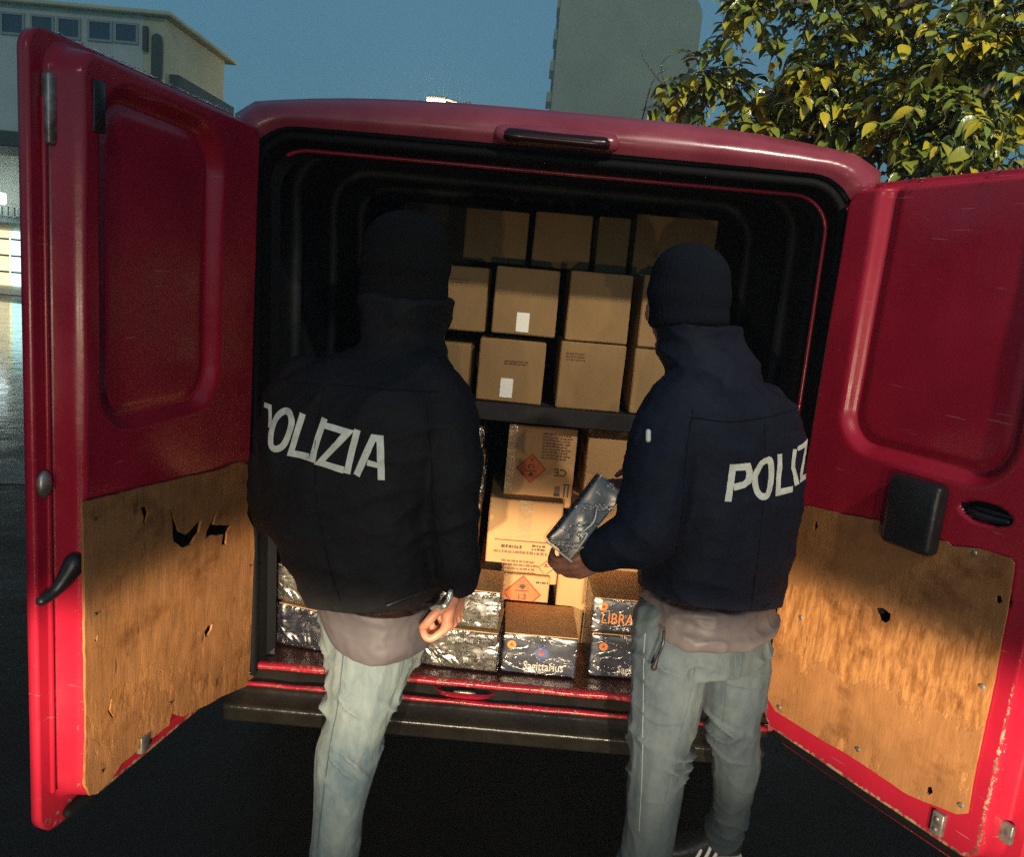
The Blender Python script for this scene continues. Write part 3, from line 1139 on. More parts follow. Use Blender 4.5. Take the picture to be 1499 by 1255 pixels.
# wheels
for sx in (-0.84, 0.84):
    b = bmesh.new()
    bmesh.ops.create_cone(b, cap_ends=True, segments=40, radius1=0.33, radius2=0.33, depth=0.2, matrix=Matrix.Translation((sx, 0.95, 0.33)) @ Matrix.Rotation(math.pi / 2, 4, 'Y'))
    bmesh.ops.bevel(b, geom=[e for e in b.edges if len(e.link_faces) == 2 and any(len(f.verts) > 4 for f in e.link_faces)], offset=0.03, segments=3, affect='EDGES')
    wh = rebase(obj('wheel', b, M['tyre'], van, True))
    b = bmesh.new()
    bmesh.ops.create_cone(b, cap_ends=True, segments=24, radius1=0.19, radius2=0.17, depth=0.21, matrix=Matrix.Translation((sx, 0.95, 0.33)) @ Matrix.Rotation(math.pi / 2, 4, 'Y'))
    q = obj('rim', b, M['steel'], wh)
    q.data.transform(van.matrix_basis.inverted())


# ---------------------------------------------------------------- rear doors
class Door:
    def __init__(s, hx, hy, ang, sgn, tilt, label):
        s.M = Matrix.Translation((hx, hy, 0)) @ Matrix.Rotation(ang, 4, 'Z') @ Matrix.Translation((0, 0, 1.2)) @ Matrix.Rotation(tilt, 4, 'Y') @ Matrix.Translation((0, 0, -1.2))
        s.sgn = sgn
        s.label = label

    def px(s, x, y, n=0.0):
        """photo pixel -> (u, z) on the plane n in front of the door's inner face"""
        inv = s.M.inverted()
        o = inv @ CAM_POS
        d = inv.to_3x3() @ ray(x, y)
        t = (n * s.sgn - o.y) / d.y
        p = o + d * t
        return p.x, p.z

    def loc(s, u, z, n):
        return Vector((u, n * s.sgn, z))


def sd_rr(x, z, x0, x1, z0, z1, r):
    """signed distance inside a rounded rectangle (positive inside)"""
    cx, cz, hx, hz = (x0 + x1) / 2, (z0 + z1) / 2, (x1 - x0) / 2 - r, (z1 - z0) / 2 - r
    dx, dz = abs(x - cx) - hx, abs(z - cz) - hz
    return -(math.hypot(max(dx, 0), max(dz, 0)) + min(max(dx, dz), 0) - r)


def make_door(D, U, zb, zt, rec, pits):
    nu, nzn = 130, 300
    vs, wear, cav = [], [], set()
    ulo, uhi = 0.0, U
    T = 0.085
    for j in range(nzn + 1):
        z = zb + (zt - zb) * j / nzn
        # rounded outline
        def inset(z):
            r = 0.05
            d = min(z - zb, zt - z)
            return 0 if d > r else r - math.sqrt(max(0, r * r - (r - d) ** 2))
        ins = inset(z)
        for i in range(nu + 1):
            u = ulo + ins + (uhi - ulo - 2 * ins) * i / nu
            d = sd_rr(u, z, 0.012, U - 0.052, zb + 0.062, zt - 0.022, 0.055)
            slab = smooth01(d / 0.018 + 0.5)
            n = -(T - 0.012) * (1 - slab)
            dr = sd_rr(u, z, *rec)
            n -= 0.026 * smooth01(dr / 0.055 + 0.2) * slab
            n -= 0.014 * math.exp(-((dr - 0.022) / 0.016) ** 2) * slab
            n += 0.0022 * noise.noise(Vector((u * 6, z * 5, 3.3 * D.sgn))) * slab
            for (pu, pz, ru, rz, dep) in pits:
                q = math.hypot((u - pu) / ru, (z - pz) / rz)
                if q < 1.25:
                    n -= dep * smooth01((1.25 - q) / 0.45)
                    cav.add(len(vs))
            vs.append((u, n * D.sgn, z + 0.045 * u / U * smooth01((z - 1.3) / 0.7)))
            e = math.exp(-((d - 0.013) / 0.006) ** 2)
            low = smooth01((1.08 - z) / 0.40)
            wv = e * (0.50 + 0.85 * low) + 0.12 * low * smooth01((0.62 - z) / 0.1) + 0.55 * smooth01((zb + 0.075 - z) / 0.05) + 0.10 * low * smooth01(1 - abs(d) / 0.06)
            wear.append(min(1.1, wv))
    W_ = nu + 1
    fs = [(j * W_ + i, j * W_ + i + 1, (j + 1) * W_ + i + 1, (j + 1) * W_ + i) for j in range(nzn) for i in range(nu)]
    # rim and outer skin
    ring = [i for i in range(W_)] + [j * W_ + nu for j in range(1, nzn + 1)] + [nzn * W_ + i for i in range(nu - 1, -1, -1)] + [j * W_ for j in range(nzn - 1, 0, -1)]
    base = len(vs)
    for k in ring:
        x, y, z = vs[k]
        vs.append((x, -(T + 0.012) * D.sgn, z))
        wear.append(0.35)
    R_ = len(ring)
    fs += [(ring[k], ring[(k + 1) % R_], base + (k + 1) % R_, base + k) for k in range(R_)]
    fs.append(tuple(base + k for k in range(R_)))
    me = mesh('rear_door', vs, fs)
    a = me.attributes.new('wear', 'FLOAT', 'POINT')
    a.data.foreach_set('value', wear)
    b = bmesh.new()
    b.from_mesh(me)
    bmesh.ops.recalc_face_normals(b, faces=b.faces)
    b.to_mesh(me)
    b.free()
    o = obj('rear_door', me, [M['red'], M['rubber']], van, True)  # second slot only lends its black to the dark pit faces
    for p_ in me.polygons:
        if all(i in cav for i in p_.vertices):
            p_.material_index = 1  # pit faces black: the open cavity's darkness is put into the colour
    o.matrix_basis = van.matrix_basis.inverted() @ D.M
    o['label'] = D.label
    return o


def ragged(pts, seed, amp=0.004, step=0.02):
    out = []
    n = len(pts)
    for i in range(n):
        a, c = Vector(pts[i]), Vector(pts[(i + 1) % n])
        k = max(1, int((c - a).length / step))
        for j in range(k):
            p = a + (c - a) * j / k
            q = Vector((p.x * 40 + seed, p.y * 40, seed))
            out.append((p.x + amp * noise.noise(q), p.y + amp * noise.noise(q + Vector((7, 3, 1)))))
    return out


def make_board(D, parent, outline, holes, peel):
    n0, n1 = 0.004, 0.010
    o = ragged([D.px(x, y, n1) for x, y in outline], 1.7, 0.002)
    hs = [ragged([D.px(x, y, n1) for x, y in h], 3.1 + i, 0.003, 0.008) for i, h in enumerate(holes)]
    loops = [o] + hs
    flat = [p for l in loops for p in l]
    edges, k = [], 0
    for l in loops:
        edges += [(k + i, k + (i + 1) % len(l)) for i in range(len(l))]
        k += len(l)
    no = len(o)
    # grid points inside for relief
    us = [p[0] for p in o]
    zs = [p[1] for p in o]

    def inside(p, l):
        c = False
        j = len(l) - 1
        for i in range(len(l)):
            if (l[i][1] > p[1]) != (l[j][1] > p[1]) and p[0] < (l[j][0] - l[i][0]) * (p[1] - l[i][1]) / (l[j][1] - l[i][1]) + l[i][0]:
                c = not c
            j = i
        return c
    gp = []
    st = 0.012
    u = min(us)
    while u < max(us):
        z = min(zs)
        while z < max(zs):
            q = (u + random.uniform(-.003, .003), z + random.uniform(-.003, .003))
            if inside(q, o) and not any(inside(q, h) for h in hs):
                gp.append(q)
            z += st
        u += st
    v2, e2, f2, *_ = delaunay_2d_cdt([Vector(p) for p in flat + gp], edges, [], 0, 1e-5)
    keep = []
    for f in f2:
        c = sum((v2[i] for i in f), Vector((0, 0))) / len(f)
        if inside(c, o) and not any(inside(c, h) for h in hs):
            keep.append(tuple(f))
    vs, pl = [], []
    for v in v2:
        rel = 0.0018 * noise.noise(Vector((v.x * 9, v.y * 7, 2.0))) + 0.0012 * noise.noise(Vector((v.x * 30, v.y * 14, 5.0)))
        vs.append((v.x, (n1 + rel) * D.sgn, v.y))
        pl.append(peel(v.x, v.y))
    B0 = len(vs)
    cnt = {}
    for f in keep:
        for i in range(len(f)):
            a, c = f[i], f[(i + 1) % len(f)]
            cnt[(a, c)] = 1
    border = [e for e in cnt if (e[1], e[0]) not in cnt]
    fs = list(keep)
    bmap = {}
    for a, c in border:
        for q in (a, c):
            if q not in bmap:
                bmap[q] = len(vs)
                vs.append((v2[q].x, n0 * D.sgn, v2[q].y))
                pl.append(1.0)
        fs.append((c, a, bmap[a], bmap[c]))
    me = mesh('plywood_board', vs, fs)
    a = me.attributes.new('peel', 'FLOAT', 'POINT')
    a.data.foreach_set('value', pl)
    bb = bmesh.new()
    bb.from_mesh(me)
    bmesh.ops.recalc_face_normals(bb, faces=bb.faces)
    bb.to_mesh(me)
    bb.free()
    return obj('plywood_board', me, M['board'], parent)


def dbox(D, parent, name, u0, u1, z0, z1, n0, n1, m, bev=0.003, seg=2):
    b = bmesh.new()
    lo, hi = sorted((n0 * D.sgn, n1 * D.sgn))
    box(b, (u0, lo, z0), (u1, hi, z1), bev, seg)
    return obj(name, b, m, parent, True)


def screw(D, parent, x, y, r=0.006, m=None):
    u, z = D.px(x, y, 0.012)
    b = bmesh.new()
    bmesh.ops.create_cone(b, cap_ends=True, segments=12, radius1=r, radius2=r * 0.7, depth=0.004, matrix=Matrix.Translation((u, 0.0122 * D.sgn, z)) @ Matrix.Rotation(-math.pi / 2 * D.sgn, 4, 'X'))
    return obj('screw', b, m or M['steel'], parent)


# left door
DL = Door(-0.792, -0.03, R(-102), 1, 0.018, 'left rear door of the van with a torn plywood panel')
hole_v = [(248, 741), (256, 760), (262, 778), (272, 783), (285, 770), (296, 760), (291, 780), (280, 797), (268, 803), (254, 793), (252, 770)]
hole_7 = [(318, 748), (313, 768), (330, 770), (341, 768), (333, 780), (331, 800), (325, 797), (327, 783), (310, 784), (300, 789), (303, 776)]
hole_s = [(207, 745), (214, 741), (218, 752), (213, 771), (210, 765), (211, 757)]
hole_m = [(300, 926), (304, 917), (311, 915), (310, 922), (305, 931), (301, 933)]
hole_c = [(158, 1042), (161, 1026), (164, 1024), (161, 1040), (167, 1050), (164, 1052)]
hole_d = [(138, 938), (141, 928), (143, 930), (141, 940)]


def pit(D, poly, dep=0.04):
    q = [D.px(x, y) for x, y in poly]
    us, zs = [p[0] for p in q], [p[1] for p in q]
    return ((min(us) + max(us)) / 2, (min(zs) + max(zs)) / 2, (max(us) - min(us)) / 2 + 0.012, (max(zs) - min(zs)) / 2 + 0.012, dep)


zb1 = 0.40
door_l = make_door(DL, 0.765, zb1, 2.068, (0.20, 0.655, 1.31, 2.00, 0.11), [pit(DL, hole_v), pit(DL, hole_7), pit(DL, hole_s, 0.03), pit(DL, hole_m, 0.03), pit(DL, hole_c, 0.02)])
out_l = [(122, 735), (160, 727), (200, 716), (260, 702), (320, 689), (350, 677), (371, 684), (371, 715), (364, 735), (361, 752), (371, 772), (374, 830), (374, 1000), (330, 1018), (300, 1034), (268, 1050), (252, 1045), (248, 1062), (225, 1080), (212, 1085), (205, 1095), (190, 1110), (178, 1118), (165, 1140), (150, 1156), (132, 1166), (124, 1150), (127, 1080), (124, 900)]
make_board(DL, door_l, out_l, [hole_v, hole_7, hole_s, hole_m, hole_c, hole_d], lambda u, z: 0.08 + 0.26 * smooth01((0.9 - z) / 0.3))
for x, y in ((140, 760), (356, 705), (140, 900), (366, 830), (366, 985), (150, 1130), (250, 1030)):
    screw(DL, door_l, x, y, 0.004, M['black'])
U_ = 0.765
# slam strip (rubber), latch parts on the free edge
b = bmesh.new()
tube(b, [(U_ - 0.034, -0.069, z) for z in (0.50, 0.9, 1.3, 1.7, 1.98)], [0.006] * 5, seg=8, n=2)
obj('edge_seam', b, M['red'], door_l, True)
b = bmesh.new()
ball(b, (U_ - 0.018, -0.066, 1.215), (0.017, 0.012, 0.030), 20)
obj('striker_cup', b, M['steel'], door_l, True)
b = bmesh.new()
tube(b, [(U_ + 0.010, -0.052, 0.972), (U_ - 0.018, -0.040, 0.988), (U_ - 0.042, -0.024, 1.028), (U_ - 0.048, -0.020, 1.042)], [0.012, 0.013, 0.021, 0.022], seg=12, n=4)
obj('latch_hook', b, M['black'], door_l, True)
dbox(DL, door_l, 'top_latch', U_ - 0.062, U_ - 0.030, 1.895, 2.03, -0.074, -0.052, M['steel'], 0.006)
dbox(DL, door_l, 'guide_bracket', U_ - 0.12, U_ - 0.085, 1.93, 2.03, -0.002, 0.004, M['black'], 0.003)
u_, z_ = DL.px(212, 1098, 0.01)
dbox(DL, door_l, 'lower_bracket', u_ - 0.018, u_ + 0.018, z_ - 0.005, z_ + 0.04, -0.03, 0.014, M['steel'], 0.004)
b = bmesh.new()
tube(b, [(0.03, -0.055, zb1 + 0.03), (0.3, -0.055, zb1 + 0.028), (0.70, -0.055, zb1 + 0.03)], [0.013] * 3, seg=8, n=3)
obj('door_seal', b, M['rubber'], door_l, True)
for z in (0.62, 1.25, 1.85):
    b = bmesh.new()
    tube(b, [(-0.008, -0.07, z - 0.05), (-0.008, -0.07, z + 0.05)], [0.014, 0.014], seg=10, n=1)
    obj('hinge', b, M['black'], door_l, True)

# right door
DR = Door(0.772, -0.03, R(-59.5), -1, 0.02, 'right rear door of the van with a scuffed plywood panel and black latch box')
hole_r = [(1282, 891), (1292, 891), (1304, 899), (1302, 908), (1297, 913), (1288, 908)]
hole_r2 = [(1192, 765), (1196, 763), (1197, 772), (1193, 778), (1191, 774)]
hole_r3 = [(1458, 873), (1466, 873), (1468, 881), (1462, 885), (1457, 881)]
hole_r4 = [(1356, 1153), (1363, 1153), (1365, 1161), (1359, 1165), (1355, 1160)]
UR = 0.765
zb2 = 0.385
uh0, zh0 = DR.px(1418, 737)
uh1, zh1 = DR.px(1466, 768)
door_r = make_door(DR, UR, zb2, 2.045, (0.115, 0.60, 1.335, 2.10, 0.11), [pit(DR, hole_r), pit(DR, hole_r2, 0.02), pit(DR, hole_r3, 0.03), pit(DR, hole_r4, 0.03), ((uh0 + uh1) / 2, (zh0 + zh1) / 2, 0.055, 0.022, 0.035)])
out_r = [(1158, 745), (1180, 741), (1230, 752), (1285, 762), (1300, 780), (1345, 790), (1385, 793), (1392, 800), (1430, 803), (1478, 818), (1484, 826), (1472, 905), (1450, 1020), (1428, 1120), (1415, 1192), (1400, 1193), (1330, 1165), (1240, 1105), (1180, 1070), (1135, 1042), (1122, 1020), (1128, 960), (1140, 880), (1150, 800)]
make_board(DR, door_r, out_r, [hole_r, hole_r2, hole_r3, hole_r4], lambda u, z: 0.02 + 0.85 * math.exp(-((z - (0.84 + 0.10 * (u - 0.3))) / 0.11) ** 2) + 0.25 * smooth01((0.75 - z) / 0.2))
for x, y in ((1426, 811), (1437, 1006), (1255, 1098), (1406, 1180), (1172, 905), (1140, 1036), (1300, 790)):
    screw(DR, door_r, x, y, 0.0075, M['steel'])
u0_, z0_ = DR.px(1292, 784, 0.03)
u1_, z1_ = DR.px(1386, 706, 0.03)
b = bmesh.new()
box(b, (u0_, -0.05, z0_ - 0.012), (u1_, 0.002, z1_ - 0.012), 0.018, 4)
obj('latch_box', b, M['black'], door_r, True)
b = bmesh.new()
tube(b, [(uh0 - 0.004, 0.018, zh0 - 0.018), (uh0 + 0.03, 0.010, zh0 - 0.024), (uh1 + 0.004, 0.016, zh1 + 0.006)], [0.009, 0.010, 0.009], seg=8, n=4)
obj('inner_handle', b, M['black'], door_r, True)
dbox(DR, door_r, 'handle_cup', uh0 - 0.006, uh1 + 0.008, zh1 - 0.006, zh0 - 0.004, -0.033, -0.022, M['black'], 0.004)
u_, z_ = DR.px(1371, 1207, 0.01)
br_ = dbox(DR, door_r, 'lower_bracket', u_ - 0.016, u_ + 0.016, z_ - 0.03, z_ + 0.03, -0.03, 0.012, M['steel'], 0.004)
for dz in (-0.014, 0.014):
    b = bmesh.new()
    ball(b, (u_, -0.0135, z_ + dz), (0.006, 0.003, 0.006), 10)
    obj('screw', b, M['steel'], door_r, True)
u_, z_ = DR.px(1468, 1222, -0.05)
dbox(DR, door_r, 'corner_plate', u_ - 0.03, u_ + 0.02, z_ - 0.02, z_ + 0.03, -0.065, -0.05, M['steel'], 0.004)
b = bmesh.new()
tube(b, [(0.03, 0.058, zb2 + 0.03), (0.3, 0.058, zb2 + 0.028), (0.70, 0.058, zb2 + 0.032)], [0.015] * 3, seg=8, n=3)
obj('door_seal', b, M['rubber'], door_r, True)
for z in (0.62, 1.25, 1.85):
    b = bmesh.new()
    tube(b, [(-0.008, 0.07, z - 0.05), (-0.008, 0.07, z + 0.05)], [0.014, 0.014], seg=10, n=1)
    obj('hinge', b, M['black'], door_r, True)
# rain beads along the top edges of the doors
for D, dr, zt, a0, a1 in ((DL, door_l, 2.068, 0.06, 0.70), (DR, door_r, 2.045, 0.05, 0.74)):
    b = bmesh.new()
    for k in range(85 if D is DL else 24):
        u = random.uniform(a0, a1)
        r = random.uniform(0.0012, 0.0030)
        bmesh.ops.create_icosphere(b, subdivisions=1, radius=r, matrix=Matrix.Translation((u, random.gauss(-0.066, 0.005) * D.sgn, zt + 0.059 * u + 0.0005)) @ Matrix.Diagonal((1.2, 1, 0.7, 1)))
    for k in range(60 if D is DL else 8):
        u = random.uniform(a0, a1)
        r = random.uniform(0.0015, 0.0030)
        bmesh.ops.create_icosphere(b, subdivisions=1, radius=r, matrix=Matrix.Translation((u, random.gauss(-0.020, 0.002) * D.sgn, zt + 0.059 * u - 0.018)))
    q = obj('rain_beads', b, M['drop'], dr, True)
    q['kind'] = 'stuff'


# ------------------------------------------------------------------ cargo shelf
ps = P(800, 597, 0.45)
SHELF_T, SHELF_B = 1.283, 1.222
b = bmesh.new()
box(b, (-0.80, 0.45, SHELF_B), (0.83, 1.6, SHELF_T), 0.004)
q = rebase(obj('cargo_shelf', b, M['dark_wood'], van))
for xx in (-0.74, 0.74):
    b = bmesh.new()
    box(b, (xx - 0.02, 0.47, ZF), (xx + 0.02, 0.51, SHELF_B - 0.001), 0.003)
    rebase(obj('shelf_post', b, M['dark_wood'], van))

# ------------------------------------------------------------------ cartons


def text_mesh(s, size, width=1.0, bold=0.0, shear=0.0):
    c = bpy.data.curves.new('txt', 'FONT')
    c.body = s
    c.size = size
    c.align_x = 'CENTER'
    c.align_y = 'CENTER'
    c.offset = bold
    c.shear = shear
    c.resolution_u = 2
    o = bpy.data.objects.new('txt', c)
    COL.objects.link(o)
    dg = bpy.context.evaluated_depsgraph_get()
    dg.update()
    me = bpy.data.meshes.new_from_object(o.evaluated_get(dg))
    bpy.data.objects.remove(o)
    bpy.data.curves.remove(c)
    me.transform(Matrix.Diagonal((width, 1, 1, 1)))
    return me


def crumple_box(lo, hi, cuts, amp, seed, bev=0.004):
    b = bmesh.new()
    box(b, lo, hi, bev, 1)
    bmesh.ops.subdivide_edges(b, edges=[e for e in b.edges if e.calc_length() > 0.03], cuts=cuts, use_grid_fill=True)
    for v in b.verts:
        q = v.co * 6 + Vector((seed * 3.1, seed * 1.7, 0))
        v.co += noise.noise_vector(q) * amp
    return b


class Carton:
    """front face given by two photo corners at depth Y; local frame: x right, z up, y into the van, origin at front bottom centre"""

    def __init__(s, name, x0, y0, x1, y1, Y, depth, label, mat_, cat='cardboard box', group=None, floor=None, yaw=0.0, amp=0.003):
        a, c = P(x0, y0, Y), P(x1, y1, Y)
        zb = a.z if floor is None else floor
        s.w, s.h, s.d = abs(c.x - a.x), c.z - zb, depth
        s.root = empty(name, ((a.x + c.x) / 2, Y, zb), label, cat, group)
        s.root.rotation_euler = (0, 0, yaw)
        s.seed = (x0 * 7 + y0) % 97
        if mat_ is not None:
            b = crumple_box((-s.w / 2, 0, 0), (s.w / 2, s.d, s.h), 3, amp, s.seed)
            s.body = obj('box_body', b, mat_, s.root)

    def flat(s, name, me, m, fx, fz, n=0.0035, rot=0.0, parent=None):
        """a flat print on the front face at fractions fx, fz"""
        me.transform(Matrix.Translation((-s.w / 2 + fx * s.w, -n, fz * s.h)) @ Matrix.Rotation(math.pi / 2, 4, 'X') @ Matrix.Rotation(rot, 4, 'Z'))
        return obj(name, me, m, parent or s.root)

    def rect(s, name, m, fx0, fz0, fx1, fz1, n=0.003, parent=None):
        b = bmesh.new()
        box(b, (-s.w / 2 + fx0 * s.w, -n, fz0 * s.h), (-s.w / 2 + fx1 * s.w, -n + 0.0008, fz1 * s.h))
        return obj(name, b, m, parent or s.root)

    def badge(s, m, fx, fz, r, n=0.005):
        """round printed badge with a small mark"""
        b = bmesh.new()
        bmesh.ops.create_cone(b, cap_ends=True, segments=24, radius1=r, radius2=r, depth=0.0008, matrix=Matrix.Translation((-s.w / 2 + fx * s.w, -n, fz * s.h)) @ Matrix.Rotation(math.pi / 2, 4, 'X'))
        d = obj('round_badge', b, m, s.root)
        b = bmesh.new()
        bmesh.ops.create_cone(b, cap_ends=True, segments=3, radius1=r * 0.55, radius2=r * 0.5, depth=0.0008, matrix=Matrix.Translation((-s.w / 2 + fx * s.w, -n - 0.0012, fz * s.h)) @ Matrix.Rotation(math.pi / 2, 4, 'X'))
        obj('badge_mark', b, M['ink_red'], d)

    def topseam(s):
        b = bmesh.new()
        box(b, (-s.w / 2 + 0.004, s.d * 0.5 - 0.025, s.h - 0.002), (s.w / 2 - 0.004, s.d * 0.5 + 0.025, s.h + 0.0015))
        return obj('parcel_tape', b, M['cardtape'], s.root)

    def text(s, t, m, fx, fz, size, rot=0.0, n=0.0036, name='lettering', width=1.0, bold=0.0):
        return s.flat(name, text_mesh(t, size, width, bold), m, fx, fz, n, rot)

    def lines(s, m, fx0, fz0, fx1, fz1, rows, seed, name='printed_lines', n=0.0034):
        """small print too fine to read: rows of short strokes"""
        rnd = random.Random(seed)
        b = bmesh.new()
        hh = (fz1 - fz0) * s.h / rows
        for r in range(rows):
            x = -s.w / 2 + fx0 * s.w
            xe = -s.w / 2 + (fx0 + (fx1 - fx0) * rnd.uniform(0.8, 1.0)) * s.w
            z = fz0 * s.h + r * hh
            while x < xe:
                l = rnd.uniform(0.004, 0.016)
                box(b, (x, -n, z + hh * 0.2), (min(x + l, xe + 0.003), -n + 0.0006, z + hh * rnd.uniform(0.55, 0.75)))
                x += l + rnd.uniform(0.002, 0.004)
        o = obj(name, b, m, s.root)
        o['kind'] = 'stuff'
        return o

    def diamond(s, fx, fz, size, digits, flip=False, faint=False):
        sg = -1 if flip else 1
        b = bmesh.new()
        h = size / 2
        c = Vector((-s.w / 2 + fx * s.w, -0.0034, fz * s.h))
        o_ = [b.verts.new(c + Vector((dx * h, 0, dz * h))) for dx, dz in ((0, 1), (1, 0), (0, -1), (-1, 0))]
        i_ = [b.verts.new(c + Vector((dx * h * 0.9, 0, dz * h * 0.9))) for dx, dz in ((0, 1), (1, 0), (0, -1), (-1, 0))]
        for k in range(4):
            b.faces.new((o_[k], o_[(k + 1) % 4], i_[(k + 1) % 4], i_[k]))
        d = obj('hazard_diamond', b, M['ink_faint'] if faint else M['ink_red'], s.root)
        if not faint:
            b = bmesh.new()
            v = [b.verts.new(c + Vector((dx * h * 0.89, 0.0006, dz * h * 0.89))) for dx, dz in ((0, 1), (1, 0), (0, -1), (-1, 0))]
            b.faces.new(v)
            obj('diamond_field', b, M['ink_orange'], d)
        # bursting bomb: ball, base line and flying splinters
        b = bmesh.new()
        c2 = c + Vector((0, -0.0006, sg * h * 0.36))
        pts = []
        for k in range(18):
            a = k / 18 * 2 * math.pi
            rr = h * (0.20 if k % 2 else 0.11) * (1.25 if math.sin(a) * sg > 0 else 0.75)
            pts.append(b.verts.new(c2 + Vector((rr * math.cos(a), 0, rr * math.sin(a)))))
        b.faces.new(pts)
        for k, (dx, dz) in enumerate(((-0.26, 0.1), (0.25, 0.14), (0.05, 0.33), (-0.15, 0.25), (0.3, -0.06))):
            x, z = dx * h, sg * dz * h
            b.faces.new([b.verts.new(c2 + Vector((x + ux * h * 0.05, 0, z + uz * h * 0.05))) for ux, uz in ((-1, -0.4), (1, 0.2), (0.3, 1))])
        b.faces.new([b.verts.new(c2 + Vector((x * h, 0, z * h - sg * h * 0.19))) for x, z in ((-0.36, -0.025), (0.36, -0.025), (0.36, 0.025), (-0.36, 0.025))])
        obj('bomb_symbol', b, M['ink_faint'] if faint else M['ink'], d)
        if digits:
            for tx, dz, sz in ((digits[0], -0.16, 0.42), (digits[1], -0.62, 0.26)):
                if tx:
                    me = text_mesh(tx, h * sz, 0.95, 0.0007)
                    me.transform(Matrix.Translation(c + Vector((0, -0.0008, sg * h * dz))) @ Matrix.Rotation(math.pi / 2, 4, 'X') @ Matrix.Rotation(math.pi if flip else 0, 4, 'Z'))
                    obj('lettering', me, M['ink'], d)
        return d


GU = 'cardboard boxes on the upper shelf'
GL = 'boxes stacked under the shelf'
# on the shelf, lower row
rowa = [(640, 505, 690, 592, 'dimly lit brown box at the left end of the lower shelf row, behind the shoulder'),
        (695, 595, 800, 503, 'brown box on the shelf with a white sticker low on its front'),
        (812, 598, 917, 507, 'plain brown box on the shelf right of the dark gap in the lower row'),
        (920, 601, 1022, 513, 'brown box on the shelf beside the capped head, its right half hidden')]
for k, (a, c, d, e, lb) in enumerate(rowa):
    yb, yt = max(c, e), min(c, e)
    bx = Carton('cardboard_box', a, yb, d, yt, 0.47 + 0.01 * (k % 2), 0.36, lb, M['card_shade'] if k != 1 else M['card_shade'], group=GU, floor=SHELF_T + 0.002, yaw=R((-0.8, 0.6, -0.5, 0.9)[k]))
    bx.topseam()
    if k == 1:
        bx.rect('white_sticker', M['sticker'], 0.36, 0.08, 0.55, 0.39)
        bx.lines(M['ink_faint'], 0.4, 0.62, 0.75, 0.7, 2, 5)
    if k == 2:
        bx.lines(M['ink_faint'], 0.10, 0.72, 0.42, 0.86, 3, 9)
ZB = SHELF_T + 0.235
rowb = [(643, 716, 'narrow brown box in the middle row above the shelf with scuffed tape', 0),
        (718, 821, 'brown box in the middle row with a white sticker at its lower right', 1),
        (826, 928, 'plain brown box in the middle row directly left of the dark knitted cap', 2),
        (932, 1030, 'brown box in the middle row hidden by the dark knitted cap', 3)]
for k, (a, d, lb, _) in enumerate(rowb):
    yb = 494 + (a - 640) * 0.057
    yt = yb - 101
    bx = Carton('cardboard_box', a, yb, d, yt, 0.465 + 0.012 * ((k * 2) % 3), 0.36, lb, M['card_shade'], group=GU, floor=ZB, yaw=R((-0.6, 0.8, -0.7, 0.3)[k]))
    bx.topseam()
    if k == 1:
        bx.rect('white_sticker', M['sticker'], 0.38, 0.05, 0.58, 0.34)
    if k == 0:
        bx.lines(M['ink_faint'], 0.15, 0.74, 0.6, 0.82, 2, 4)
ZC = ZB + 0.238
rowc = [(676, 775, 'dim brown box in the top row above the sticker boxes'),
        (777, 869, 'dim brown box at the middle of the top row under the van ceiling'),
        (870, 924, 'narrow dim brown box in the top row near the van ceiling'), (925, 1052, 'wide brown box at the right end of the top row above the knitted cap')]
for k, (a, d, lb) in enumerate(rowc):
    bx = Carton('cardboard_box', a, 395, d, 312 + (a - 680) * 0.045, 0.80 + 0.015 * (k % 2), 0.40, lb, M['card_shade'], group=GU, floor=ZC, yaw=R((0.4, -0.5, 0.6, -0.3, 0.5)[k]))
    bx.topseam()

# under the shelf
c1 = Carton('cardboard_box', 736, 736, 847, 630, 0.50, 0.40, 'pale upended box under the shelf with an upside down orange hazard diamond and CE mark', M['card_pale'], group=GL, yaw=R(0.4))
Z1 = c1.root.location.z
c1.diamond(0.37, 0.47, 0.105, ('1.3', 'G'), flip=True)
c1.text('CE', M['ink'], 0.80, 0.45, 0.038, math.pi, width=1.0, bold=0.0004, name='ce_mark')
c1.lines(M['ink_faint'], 0.50, 0.60, 0.93, 0.94, 9, 3)
c1.rect('crossed_bin_mark', M['ink'], 0.73, 0.14, 0.82, 0.18)
d_ = c1.rect('carton_mark', M['ink_faint'], 0.735, 0.185, 0.815, 0.27)
c1.rect('arrow_mark', M['ink'], 0.87, 0.14, 0.89, 0.28)
c1.rect('arrow_mark', M['ink'], 0.925, 0.14, 0.945, 0.28)
c1.rect('arrow_mark', M['ink'], 0.86, 0.288, 0.955, 0.305)
c1.rect('parcel_tape', M['cardtape'], 0.0, 0.0, 0.12, 1.0, 0.0031)
c2 = Carton('cardboard_box', 851, 742, 960, 634, 0.50, 0.40, 'pale box under the shelf right of the one with the CE mark', M['card_pale'], group=GL, floor=Z1, yaw=R(-0.6))
c3 = Carton('cardboard_box', 708, 848, 826, 738, 0.42, 0.42, 'pale box with glossy tape and rows of small print below the CE box', M['card_pale'], group=GL, yaw=R(0.5))
Z3 = c3.root.location.z
c3.rect('parcel_tape', M['cardtape'], 0.40, 0.55, 0.58, 1.0, 0.0032)
c3.lines(M['ink_faint'], 0.10, 0.34, 0.95, 0.40, 1, 8)
c3.lines(M['ink'], 0.20, 0.40, 0.52, 0.47, 1, 21)
c3.lines(M['ink'], 0.62, 0.40, 0.80, 0.48, 2, 22)
c3.lines(M['ink_faint'], 0.22, 0.10, 0.72, 0.28, 4, 23)
c3.diamond(0.84, 0.20, 0.055, None, faint=True)
c3.rect('print_rule', M['ink_faint'], 0.1, 0.50, 0.95, 0.512)
